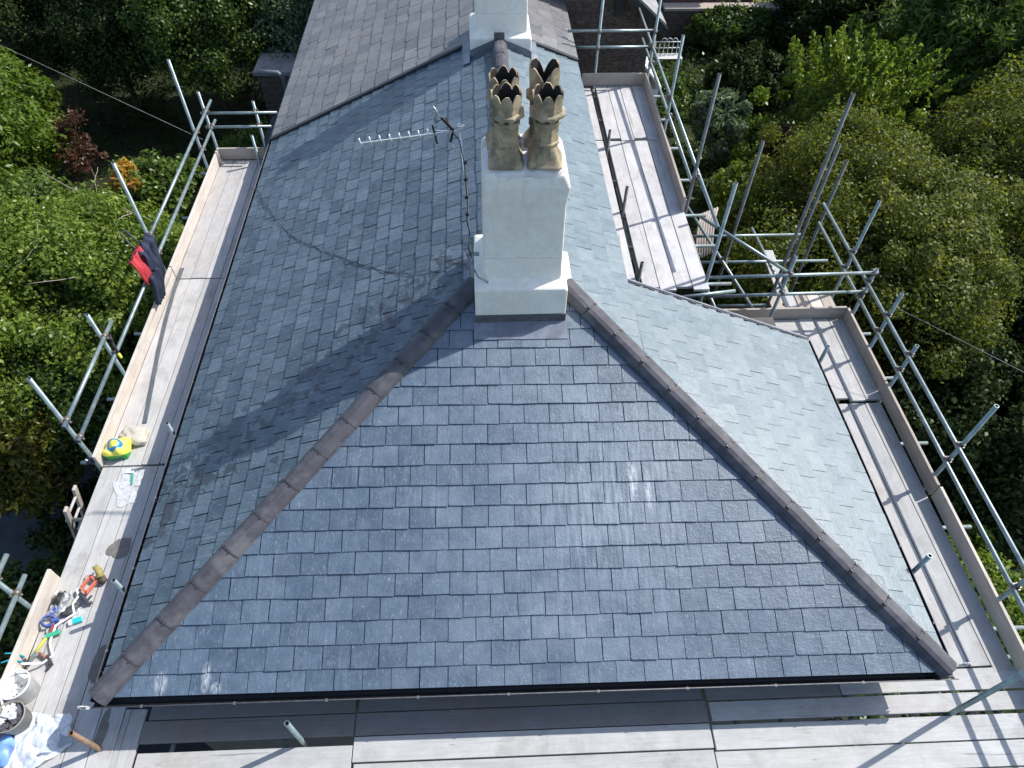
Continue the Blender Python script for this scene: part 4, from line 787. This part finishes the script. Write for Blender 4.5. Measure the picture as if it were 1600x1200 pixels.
hm = empty('hammer', (-.93, .56, PZ), 'slater hammer with brown wooden handle and dark steel head', 'hammer')
mb = MB(); mb.path([(-1.02, .63, PZ+.02), (-.97, .60, PZ+.03), (-.90, .565, PZ+.03)], .015, 8, .013); add('handle', mb, M['hickory'], hm); mb = MB(); mb.bar((-.92, .60, PZ+.035), (-.84, .50, PZ+.035), .026, .030); mb.bar((-.85, .51, PZ+.03), (-.87, .47, PZ+.03), .03, .02); add('head', mb, M['clip'], hm, bevel=.003)
mb = MB(); pts = [(-.74, 1.50, .03), (-.76, 1.44, .05), (-.80, 1.42, .05), (-.80, 1.36, .04), (-.86, 1.28, .05), (-.82, 1.22, .04), (-.84, 1.12, .06), (-.80, 1.02, .04), (-.90, .93, .05), (-.94, .90, .05), (-.95, .74, .03), (-.92, .68, .03), (-.86, .60, .04), (-.93, .52, .05), (-1.04, .47, .2), (-1.02, .42, .32), (-1.05, .30, .33), (-1.07, .20, .33), (-1.05, .10, .24), (-1.02, .02, .18)]
pts = [(x, y, PZ+z) for x, y, z in pts]
for a, b in zip(pts[:-1], pts[1:]): mb.bar(a, b, .020, .003)
tag(add('tape_ribbon', mb, M['white_plastic'], bevel=0), 'loose white tape ribbon trailing from saw to the white bucket', 'ribbon')
# buckets
def bucket(name, c, r0, r1, h, mat, label, fill, fillmat, zf, tiltx=0, oval=1.):
    root = empty(name, c, label, 'bucket'); Mt = Matrix.Translation(c) @ Matrix.Rotation(tiltx, 4, 'Y') @ Matrix.Diagonal((1, oval, 1, 1)); mb = MB()
    mb.lathe((0, 0, 0), [(0.001, .004), (r0, .004), (r1, h), (r1+.006, h), (r1+.008, h-.02), (r1+.002, h-.025), (r0+.004, 0), (0.001, 0)], 36); b = add('bucket_body', mb, mat, root, Mt)
    mb = MB(); mb.path([(r1*math.cos(a), r1*math.sin(a)*.9, h-.02-abs(math.sin(a))*0.06) for a in [math.pi*k/14-.3 for k in range(15)]], .003, 5); add('bucket_handle', mb, M['clip'], root, Mt)
    rg = random.Random(zf*100); mb = MB()
    for k in range(fill):
        a = rg.uniform(0, 6.28); q = r1*.78*math.sqrt(rg.random()); mb.box((q*math.cos(a), q*math.sin(a), h*zf+rg.uniform(-.02, .03)), (rg.uniform(.03, .09), rg.uniform(.02, .06), rg.uniform(.008, .03)), Matrix.Rotation(rg.uniform(0, 3), 3, 'Z') @ Matrix.Rotation(rg.uniform(-.6, .6), 3, 'X'))
    add('bucket_contents', mb, fillmat, root, Mt); return root, Mt
wb, Mt = bucket('white_bucket', (-1.00, .26, PZ), .105, .135, .27, M['white_plastic'], 'white plastic bucket holding scraps and a yellow offcut', 16, M['mortar'], .28)
mb = MB(); mb.box((.06, -.03, .09), (.05, .06, .03), Matrix.Rotation(.5, 3, 'Z')); add('yellow_offcut', mb, M['yellow'], wb, Mt)
bb, Mt = bucket('rubble_bucket', (-.95, -.02, PZ), .105, .135, .24, simple('dusty_grey_bucket', (.25, .235, .215), .7), 'dusty grey bucket full of slate and mortar rubble', 34, M['rubble'], .72)
rg = random.Random(5); mb = MB()
for k in range(12): mb.box((rg.uniform(-.07, .05), rg.uniform(.0, .09), .19+rg.uniform(0, .03)), (rg.uniform(.04, .07), rg.uniform(.03, .06), .02), Matrix.Rotation(rg.uniform(0, 3), 3, 'Z') @ Matrix.Rotation(rg.uniform(-.5, .5), 3, 'X'))
for k in range(5): mb.box((rg.uniform(-.09, -.04), rg.uniform(-.06, .0), .19+rg.uniform(0, .03)), (rg.uniform(.04, .07), rg.uniform(.03, .05), .02), Matrix.Rotation(rg.uniform(0, 3), 3, 'Z'))
add('mortar_lumps', mb, M['mortar'], bb, Mt)
lump('blue_bag', (-1.02, -.31, PZ), (.10, .13, .14), simple('blue_white_bag', (.16, .30, .62), .4, 0, .6, 5), 44, 'blue and white plastic bag at the near end of the left walkway', 'bag', .12)
film('plastic_offcut', [(-.55, -.10), (-.40, -.12), (-.36, -.22), (-.50, -.26)], PZ+.03, simple('slate_grey_film', (.28, .31, .34), .5), 3, 'grey flashing offcut lying on the polythene', 'offcut', .012)
# jacket hung over the rails, and umbrella-like loop
jk = empty('work_jacket', (-1.14, 5.9, -.55), 'navy work jacket with red lining hung over the left guard rail', 'jacket')
def drape(name, rows, mat, parent, seed, th=.012, amp=.018, n=26):
    rg = random.Random(seed); mb = MB(); G = []; m_ = len(rows); S = 6
    ctl = []
    for i in range(m_-1):
        for k in range(S):
            t_ = k/S; a, b = rows[i], rows[i+1]; ctl.append((Vector(a[0]).lerp(Vector(b[0]), t_), Vector(a[1]).lerp(Vector(b[1]), t_)))
    ctl.append((Vector(rows[-1][0]), Vector(rows[-1][1])))
    for i, (a, b) in enumerate(ctl):
        for j in range(n+1):
            u = j/n; p = a.lerp(b, u); f = math.sin(u*19+i*.18+seed)+.6*math.sin(u*37+seed*2+i*.07)+.5*math.sin(i*.55+u*7); G.append(p+Vector((f*amp, 0, f*amp*.5)))
    k = mb.addv(G); mb.smooth = True
    for i in range(len(ctl)-1):
        for j in range(n): mb.face((k+i*(n+1)+j, k+i*(n+1)+j+1, k+(i+1)*(n+1)+j+1, k+(i+1)*(n+1)+j))
    o = add(name, mb, mat, parent, recalc=False); md = o.modifiers.new('thick', 'SOLIDIFY'); md.thickness = th; return o
drape('jacket_body', [((-1.22, 6.14, .20), (-1.24, 5.84, .18)), ((-1.17, 6.16, .365), (-1.17, 5.74, .365)), ((-1.06, 6.12, .34), (-1.07, 5.68, .34)), ((-1.03, 6.06, .12), (-1.04, 5.62, .10)), ((-1.04, 5.96, -.12), (-1.06, 5.56, -.14)), ((-1.07, 5.84, -.28), (-1.08, 5.60, -.30))], M['navy'], jk, 1, .016, .022)
drape('red_lining', [((-1.34, 5.98, .16), (-1.36, 5.74, .14)), ((-1.27, 5.94, .30), (-1.28, 5.60, .28)), ((-1.17, 5.86, .385), (-1.17, 5.50, .375)), ((-1.08, 5.76, .24), (-1.10, 5.46, .22)), ((-1.05, 5.66, .04), (-1.07, 5.44, .02))], M['red'], jk, 4, .012, .014)
drape('jacket_sleeve', [((-1.0, 5.72, .10), (-1.02, 5.56, .08)), ((-.99, 5.70, -.12), (-1.01, 5.50, -.14)), ((-1.02, 5.62, -.34), (-1.04, 5.46, -.36))], M['navy'], jk, 7, .06, .016, 12)
mb = MB(); mb.path([(-1.2, 6.0, .25), (-1.30, 6.05, .38), (-1.40, 6.10, .46), (-1.46, 6.12, .47), (-1.45, 6.06, .42), (-1.34, 5.98, .30), (-1.22, 5.92, .22)], .012, 6); tag(add('strap_loop', mb, M['tool_dark']), 'dark strap loop sticking out beside the hanging jacket', 'strap')
hl = empty('hanging_tool', (-1.13, 4.25, .0), 'black tool with yellow tip hanging on the left guard rail', 'tool')
mb = MB(); mb.path([(-1.17, 4.34, .20), (-1.13, 4.25, .10), (-1.08, 4.18, .02)], .020, 8, .014); mb.path([(-1.2, 4.3, .28), (-1.13, 4.28, .16), (-1.10, 4.2, .0)], .006, 5); add('tool_body', mb, M['black'], hl); mb = MB(); mb.path([(-1.08, 4.18, .02), (-1.05, 4.14, -.03)], .018, 8); add('tool_tip', mb, M['yellow'], hl)
gv = empty('work_glove', (-1.20, 2.93, -.42), 'navy and white work glove tucked at the toe board end', 'glove')
lump('glove_palm', (-1.21, 2.90, -.50), (.05, .06, .09), M['navy'], 51, None, None, .1, .2, parent=gv, sub=3); mb = MB()
for k in range(4): mb.path([(-1.22-.01*k, 2.93+.015*k, -.44), (-1.27-.008*k, 2.97+.016*k, -.38-.01*k)], .010, 6, .008)
mb.path([(-1.2, 2.87, -.46), (-1.24, 2.86, -.41)], .011, 6, .009); add('glove_finger', mb, M['white_plastic'], gv)
# the ladder leaning on the walkway edge
ld = empty('ladder', (-1.9, 2.3, GZ), 'weathered wooden ladder leaning on the left walkway edge', 'ladder')
ltop = Vector((-1.23, 2.47, -.40)); ltop2 = Vector((-1.23, 2.19, -.40)); lb_ = Vector((-2.5, 2.47, GZ)); lb2 = Vector((-2.5, 2.19, GZ))
for a, b in ((lb_, ltop), (lb2, ltop2)):
    mb = MB(); mb.bar(a, b, .035, .075, (0, 1, 0)); add('stile', mb, M['toe_grey'], ld, bevel=.008)
for k in range(16):
    t_ = 1-.03-k*.05
    if t_ < .1: break
    mb = MB(); mb.tube(lb_.lerp(ltop, t_)+Vector((0, -.012, 0)), lb2.lerp(ltop2, t_)+Vector((0, .012, 0)), .016, 8, False); add('rung', mb, M['board_pale'], ld)
# garden things: white bench, stone wall, neighbour, out-building, flue, hoop
bn = empty('garden_bench', (10.95, 22.4, GZ), 'white metal garden bench with arched back beside the ivy', 'bench')
mb = MB()
for x in (-.6, .6): mb.tube((10.95+x, 22.7, GZ), (10.95+x, 22.7, GZ+1.0), .028, 8, False)
for z in (.45, .72, .98): mb.tube((10.35, 22.7, GZ+z), (11.55, 22.7, GZ+z), .025, 8, False)
for k in range(5): mb.tube((10.55+k*.2, 22.7, GZ+.45), (10.55+k*.2, 22.7, GZ+.98), .016, 6, False)
for k in range(3): mb.path([(10.6+.24*k+.12*(1-math.cos(a)), 22.7, GZ+.98+.16*math.sin(a)) for a in [math.pi*q/8 for q in range(9)]], .016, 6)
add('backrest', mb, M['white_paint'], bn)
mb = MB(); [mb.box((10.95, 22.25+.1*k, GZ+.45), (1.2, .07, .03)) for k in range(5)]; add('seat', mb, M['white_paint'], bn)
for x in (-.56, .56):
    for y in (22.25, 22.66): mb = MB(); mb.tube((10.95+x, y, GZ), (10.95+x, y, GZ+.45), .022, 8, False); add('leg', mb, M['white_paint'], bn)
bn.location.x -= .55; bn.scale = (.8, .8, .8)
nb = empty('neighbour_house', (12.0, 28.6, GZ), 'red sandstone neighbour building at the top edge of the garden', 'building')
mb = MB(); mb.box((12.0, 27.0, GZ+2), (4.2, 3, 4)); add('wall', mb, M['redstone'], nb); mb = MB(); mb.box((12.0, 27.0, GZ+4.1), (4.6, 3.4, .2)); add('roof', mb, M['roof_grey'], nb)
gw = empty('garden_wall', (14, 26.2, GZ), 'stone garden wall with pale coping above the ivy', 'wall')
mb = MB(); mb.box((14.5, 24.4, GZ+.6), (8, .4, 1.2)); add('wall_body', mb, M['stone'], gw); mb = MB(); mb.box((14.5, 24.4, GZ+1.24), (8.1, .5, .09)); add('coping', mb, M['toe_grey'], gw)
ob = empty('garden_store', (-2.6, 18.4, GZ), 'small store with pale flat roof beyond the left gutter', 'shed')
mb = MB(); mb.box((-1.8, 17.7, GZ+1.2), (1.3, 1.0, 2.4)); add('wall', mb, M['stone'], ob); mb = MB(); mb.box((-1.8, 17.7, GZ+2.45), (1.5, 1.15, .1)); add('roof', mb, M['roof_grey'], ob)
ob = empty('slate_lean_to', (-1.4, 14.9, GZ), 'low dark slated lean-to against the far left wall', 'lean-to')
mb = MB(); mb.box((-1.0, 15.0, GZ+.8), (1.5, 2.4, 1.6)); add('wall', mb, M['stone'], ob); mb = MB(); mb.prism([(-2.1, 13.7, GZ+1.6), (-.1, 13.7, GZ+2.3), (-.1, 16.3, GZ+2.3), (-2.1, 16.3, GZ+1.6)], (0, 0, .06)); add('roof', mb, simple('dark_lean_to_slates', (.05, .055, .065), .6, 0, .3, 6, .3), ob)
fl_ = empty('flue', (-.62, 12.9, GZ), 'grey elbowed flue pipe beside the far left gutter', 'flue')
mb = MB(); mb.path([(-.5, 12.6, -1.4), (-.5, 12.6, -.62), (-.60, 12.6, -.50), (-1.0, 12.6, -.48)], .05, 10); add('pipe', mb, M['grey_plastic'], fl_)
# corrugated sheets stacked by the wall below
mb = MB()
for k in range(7): mb.path([(7.42+.055*k, 7.6+.03*k, -1.55), (7.46+.055*k, 7.9+.03*k, -1.35), (7.54+.055*k, 8.2+.03*k, -1.25), (7.66+.055*k, 8.5+.03*k, -1.22)], .026, 6)
tag(add('corrugated_sheet', mb, M['toe_grey']), 'pale corrugated sheet propped below the rear platform', 'sheet')

# ------------------------------------------------------------------ vegetation
def np_mesh(name, verts, nper, mat):
    me = bpy.data.meshes.new(name); N = len(verts); F = N//nper
    me.vertices.add(N); me.vertices.foreach_set('co', verts.astype(np.float32).ravel())
    me.loops.add(N); me.loops.foreach_set('vertex_index', np.arange(N, dtype=np.int32)); me.polygons.add(F)
    me.polygons.foreach_set('loop_start', np.arange(0, N, nper, dtype=np.int32)); me.polygons.foreach_set('loop_total', np.full(F, nper, np.int32))
    me.update(calc_edges=True); me.materials.append(mat); return bpy.data.objects.new(name, me)
def leaves(rs, C, Nrm, size, elong=1.7, jit=.9, up=.35):
    """C (n,3) leaf centres, Nrm preferred normals -> rhombic leaves"""
    n = len(C); nn = Nrm+rs.normal(0, jit, (n, 3)); nn[:, 2] += up; nn /= np.linalg.norm(nn, axis=1, keepdims=True)+1e-9
    t_ = np.cross(nn, rs.normal(0, 1, (n, 3))); t_ /= np.linalg.norm(t_, axis=1, keepdims=True)+1e-9; b = np.cross(nn, t_)
    s = size*rs.uniform(.6, 1.35, (n, 1)); V = np.stack([C-t_*s*elong*.5, C+b*s*.5-t_*s*.08, C+t_*s*elong*.5, C-b*s*.5-t_*s*.08], 1); return V.reshape(-1, 3)
def plant(name, label, cat, center, radii, nclump, per, leaf, mat, seed, group=None, clump=.30, flat=0., trunk=True, spikes=0, lean=(0, 0), inner=.55, elong=1.7, drop=0., extra=None, pine=False):
    rs = np.random.RandomState(seed); c = np.array(center, float); rad = np.array(radii, float)
    root = empty(name, (c[0]+lean[0]*.3, c[1], GZ), label, cat, group)
    d = rs.normal(0, 1, (nclump, 3)); d /= np.linalg.norm(d, axis=1, keepdims=True); d[:, 2] = np.where(d[:, 2] < -.35, -d[:, 2], d[:, 2])
    # uneven outline: low frequency lobes
    lob = np.zeros(nclump)
    for k in range(7): w = rs.normal(0, 2.2, 3); lob += np.sin(d @ w+rs.uniform(0, 6.3))
    rr = rs.uniform(inner, 1.0, nclump)*(1+.13*lob/1.6)
    cc = c+d*rad*rr[:, None]
    if pine: zz = (cc[:, 2]-c[2])/rad[2]; sc = np.clip(1.0-.75*np.clip((zz+.3)/1.4, 0, 1), .08, 1); cc[:, :2] = c[:2]+(cc[:, :2]-c[:2])*sc[:, None]
    n = nclump*per; idx = np.repeat(np.arange(nclump), per); csz = clump*rs.uniform(.55, 1.4, nclump)
    q = rs.normal(0, 1, (n, 3)); q /= np.linalg.norm(q, axis=1, keepdims=True); q *= rs.uniform(.15, 1, (n, 1))**.6
    q[:, 2] *= (1-flat); C = cc[idx]+q*csz[idx][:, None]; C[:, 2] -= drop*rs.uniform(0, 1, n)
    nr = q*1.2+d[idx]*.5
    V = [leaves(rs, C, nr, leaf, elong)]
    for k in range(spikes):
        a = rs.uniform(0, 6.28); r0 = rs.uniform(0, .8); p0 = c+np.array([math.cos(a)*r0*rad[0], math.sin(a)*r0*rad[1], rad[2]*math.sqrt(max(0, 1-r0*r0))*.8]); dr = np.array([math.cos(a)*.5+rs.normal(0, .2), math.sin(a)*.5+rs.normal(0, .2), 1.1]); dr /= np.linalg.norm(dr); Ls = rs.uniform(.5, 1.0)*rad[2]*.55
        m_ = int(60*Ls/leaf*.12)+40; tt = rs.uniform(0, 1, m_); Cs = p0+dr*Ls*tt[:, None]+rs.normal(0, leaf*1.1, (m_, 3))*(1.2-tt[:, None]); V.append(leaves(rs, Cs, rs.normal(0, 1, (m_, 3)), leaf, elong))
    V = np.concatenate(V); V[:, 2] = np.maximum(V[:, 2], GZ+.02); V -= c
    o = np_mesh('crown', V, 4, mat); finish(o, root, Matrix.Translation(c))
    if extra is not None:
        em, en, es = extra; k = rs.choice(len(C), en); E_ = leaves(rs, C[k]+d[idx][k]*.06, d[idx][k], es, 1.1)-c; finish(np_mesh('blossom', E_, 4, em), root, Matrix.Translation(c))
    if trunk:
        mb = MB(); h = c[2]-GZ; tr_ = .035+.03*max(rad); base = Vector((c[0]+lean[0], c[1]+lean[1], GZ-.05)); top = Vector(c)+Vector((0, 0, rad[2]*.35)); mid = base.lerp(top, .5)+Vector((rs.normal(0, .1), rs.normal(0, .1), 0)); mb.path([base, mid, top], tr_, 8, tr_*.35)
        for k in range(min(22, nclump//6)):
            e = Vector(cc[rs.randint(nclump)]); s0 = base.lerp(top, rs.uniform(.4, .95)); mb.path([s0, s0.lerp(e, .5)+Vector((0, 0, rs.uniform(-.05, .25))), e], tr_*.32, 5, .006)
        add('trunk', mb, M['bark'], root)
    return root
P = plant
# left side
P('broadleaf_tree', 'large bright green tree filling the left edge beside the hanging jacket', 'tree', (-4.35, 8.5, -3.15), (2.35, 2.7, 1.75), 380, 300, .048, L['bright'], 1, clump=.40)
P('broadleaf_tree', 'bushy mid green tree below the broken gap of the left rails', 'tree', (-3.9, 6.35, -3.55), (1.7, 1.5, 1.35), 210, 240, .045, L['mid'], 2, clump=.34)
P('shrub', 'pale green shrub tucked under the left toe board', 'shrub', (-2.35, 5.35, -3.9), (.85, 1.15, 1.0), 90, 150, .05, L['silver'], 3, clump=.24)
P('conifer', 'golden green conifer at the left edge below the big tree', 'conifer', (-4.9, 5.15, -3.5), (1.35, 1.45, 2.0), 200, 200, .045, L['gold'], 4, clump=.30, pine=True, elong=2.8, flat=.5)
P('yew', 'lime green rounded conifer at the far left edge', 'conifer', (-9.3, 14.6, -3.6), (2.0, 2.9, 2.4), 240, 190, .06, L['yew'], 5, clump=.40, elong=2.6)
P('shrub', 'glossy green shrub in front of the lime conifer', 'shrub', (-7.2, 11.7, -3.9), (1.7, 1.3, 1.3), 130, 150, .075, L['fresh'], 6, clump=.34)
P('red_maple', 'copper leaved small tree in the dark left garden', 'tree', (-7.2, 15.4, -4.0), (1.0, 1.15, 1.1), 20, 110, .055, L['red'], 7, clump=.24, inner=.3)
P('shrub', 'dense green shrub left of the far scaffold corner', 'shrub', (-4.15, 13.2, -4.1), (1.15, 1.2, 1.0), 110, 150, .07, L['fresh'], 8, clump=.28)
P('shrub', 'orange leaved mahonia like shrub under the far left rail', 'shrub', (-4.75, 12.55, -3.05), (.6, .6, .5), 11, 40, .07, L['orange'], 9, clump=.17, inner=.3, elong=3.)
P('shrub', 'green shrub between orange shrub and big left tree', 'shrub', (-4.3, 11.5, -4.4), (1.5, .9, .8), 90, 140, .06, L['mid'], 10, clump=.28)
for k, (x, y, z, r_, rz2, mt, lb) in enumerate(((-11.5, 21.0, -2.9, 3.2, 2.6, 'dark', 'dark evergreen tree in the top left corner'), (-7.3, 19.8, -2.8, 2.6, 2.4, 'dark', 'dark evergreen tree above the copper leaved tree'), (-4.4, 19.6, -2.6, 2.2, 2.5, 'mid', 'dark green tree behind the tallest left pole'), (-1.9, 20.2, -2.7, 1.9, 2.3, 'silver', 'grey green tree touching the old roof gutter'), (-15, 26, -2.2, 4, 3, 'dark', 'distant dark tree beyond the top left corner'), (-8.5, 26.5, -2.0, 4, 3.2, 'dark', 'distant dark tree behind the left evergreens'), (-2.5, 26.5, -2.6, 3.2, 2.6, 'mid', 'distant green tree beyond the old roof'))):
    P('evergreen_tree', lb, 'tree', (x, y, z), (r_, r_, rz2), 240, 260, .060, L[mt], 20+k, 'trees of the left garden', clump=.46)
P('shrub', 'green climber below the far left end rail', 'shrub', (-2.5, 16.2, -4.5), (1.2, .7, .7), 60, 120, .06, L['fresh'], 31, clump=.25)
P('hedge', 'low dark green hedge below the tool scaffold at the left edge', 'hedge', (-4.0, 2.0, -4.6), (1.0, 1.9, .6), 110, 150, .06, L['mid'], 32, clump=.25, trunk=False)
P('hedge', 'dark ground shrub beyond the ladder top', 'shrub', (-3.2, 4.6, -4.9), (1.3, 1.0, .4), 60, 120, .06, L['dark'], 33, clump=.25, trunk=False)
# right side
P('holly_tree', 'big glossy olive green tree filling the right of the picture', 'tree', (12.5, 9.6, -3.5), (2.9, 3.4, 2.6), 330, 440, .047, L['olive'], 40, clump=.46, inner=.62)
P('holly_tree', 'second glossy olive tree cut by the right edge', 'tree', (16.4, 11.2, -3.5), (2.8, 3.2, 2.5), 330, 280, .052, L['olive'], 41, clump=.44)
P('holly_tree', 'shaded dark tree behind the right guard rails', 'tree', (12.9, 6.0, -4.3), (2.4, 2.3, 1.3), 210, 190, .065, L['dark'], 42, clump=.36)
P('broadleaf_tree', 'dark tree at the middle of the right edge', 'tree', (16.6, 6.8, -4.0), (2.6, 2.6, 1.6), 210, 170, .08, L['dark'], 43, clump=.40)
P('fruit_tree', 'fresh green tree with upright shoots above the olive tree', 'tree', (13.9, 16.2, -3.7), (2.7, 2.0, 1.8), 105, 150, .07, L['bright'], 44, clump=.24, spikes=75, inner=.25)
P('willow', 'soft bright green willow in the top right corner', 'tree', (19.8, 20.3, -3.0), (3.6, 2.9, 2.6), 260, 190, .07, L['fresh'], 45, clump=.5, elong=4.0, drop=.5)
P('broadleaf_tree', 'mid green tree at the right edge under the willow', 'tree', (20.2, 15.6, -3.3), (2.4, 2.4, 2.2), 220, 170, .08, L['mid'], 46, clump=.42)
P('viburnum', 'dark shrub with white blossom near the top right', 'shrub', (15.8, 22.6, -3.6), (1.8, 1.5, 1.7), 120, 140, .085, L['dark'], 47, clump=.34, extra=(L['white'], 90, .15))
P('ivy', 'ivy mass hanging over the garden wall', 'ivy', (12.9, 23.6, -4.5), (1.9, .7, .75), 110, 140, .085, L['mid'], 48, clump=.32, trunk=False)
P('evergreen_tree', 'dark evergreen between the ivy and the white blossom', 'tree', (16.6, 24.6, -3.6), (2.2, 1.5, 1.7), 170, 150, .09, L['dark'], 49, clump=.40)
P('shrub', 'silvery green shrub right of the rear scaffold', 'shrub', (10.5, 16.4, -4.1), (.8, 1.2, .85), 60, 140, .06, L['silver'], 50, clump=.24, spikes=14, elong=3)
P('shrub', 'bright green shrub next to the silvery one', 'shrub', (11.6, 15.9, -4.4), (.9, 1.3, .7), 60, 130, .06, L['bright'], 51, clump=.24)
P('shrub', 'small dark purple leaved shrub in the right garden', 'shrub', (11.9, 15.0, -3.9), (.42, .5, .6), 30, 110, .06, L['purple'], 52, clump=.2)
P('shrub', 'grey green lavender clump by the tall rear pole', 'shrub', (10.3, 13.6, -4.6), (.9, .8, .5), 46, 130, .055, L['silver'], 53, clump=.2, elong=3, trunk=False)
P('shrub', 'light green laurel in front of the olive tree', 'shrub', (10.3, 11.9, -3.5), (1.15, .95, .95), 80, 150, .065, L['bright'], 54, clump=.27)
P('shrub', 'yellow green shrub left of the laurel', 'shrub', (9.7, 11.4, -4.5), (1.1, 1.2, .6), 70, 130, .06, L['bright'], 55, clump=.25)
P('shrub', 'dark green shrub under the middle rails', 'shrub', (9.9, 8.9, -4.5), (1.5, 1.6, .7), 100, 140, .06, L['mid'], 56, clump=.27)
P('shrub', 'green shrub beside the white garden bench', 'shrub', (9.2, 19.0, -4.6), (1.2, 1.3, .6), 70, 120, .07, L['mid'], 57, clump=.28)
P('shrub', 'dark shrub beneath the fresh green tree', 'shrub', (12.6, 19.8, -4.4), (1.8, 1.3, .8), 90, 130, .08, L['dark'], 58, clump=.30)
P('hedge', 'low green hedge glimpsed below the right rails', 'hedge', (12.0, 2.4, -4.75), (.75, 1.3, .45), 70, 140, .05, L['bright'], 59, clump=.2, trunk=False)
P('hedge', 'dark ground shrub below the lower right rails', 'hedge', (11.6, 5.0, -4.9), (1.3, 2.0, .35), 80, 120, .06, L['dark'], 60, clump=.24, trunk=False)
rgt = random.Random(3); lt = bpy.data.objects['broadleaf_tree']
for k in range(16):
    a = rgt.uniform(0, 6.28); q = rgt.uniform(.2, .95); p = Vector((-4.35+2.3*q*math.cos(a), 8.5+2.6*q*math.sin(a), -3.15+1.75*math.sqrt(1-q*q*.9)*1.02)); d = Vector((rgt.uniform(-1, 1), rgt.uniform(-1, 1), rgt.uniform(.0, .35))).normalized(); pts = [p]
    for j in range(5): d = (d+Vector((rgt.uniform(-.3, .3), rgt.uniform(-.3, .3), rgt.uniform(-.12, .12)))).normalized(); pts.append(pts[-1]+d*.16)
    mb = MB(); mb.path(pts, .009, 5, .004); add('branch', mb, M['toe_grey'], lt)
# ground cover
rs = np.random.RandomState(99)
def cover(name, n, xr, yr, leaf, mat, hmax):
    C = np.stack([rs.uniform(*xr, n), rs.uniform(*yr, n), GZ+rs.uniform(.01, 1, n)**2*hmax], 1)
    f = np.sin(C[:, 0]*1.3+np.sin(C[:, 1]*.9)*2)+np.sin(C[:, 1]*1.7+C[:, 0]*.6); C = C[f > -.5]
    V = leaves(rs, C, np.tile([0, 0, 1.], (len(C), 1)), leaf, 2.0)
    o = np_mesh(name, V, 4, mat); finish(o, None, Matrix.Identity(4)); tag(o, kind='stuff'); return o
tag(cover('ground_cover', 60000, (8.6, 24), (0, 28), .08, L['mid'], .35), 'low leafy ground cover across the right garden', 'ground cover')
tag(cover('ground_cover', 22000, (-18, -2.6), (7, 30), .08, L['dark'], .2), 'sparse dark ground cover across the left garden', 'ground cover')
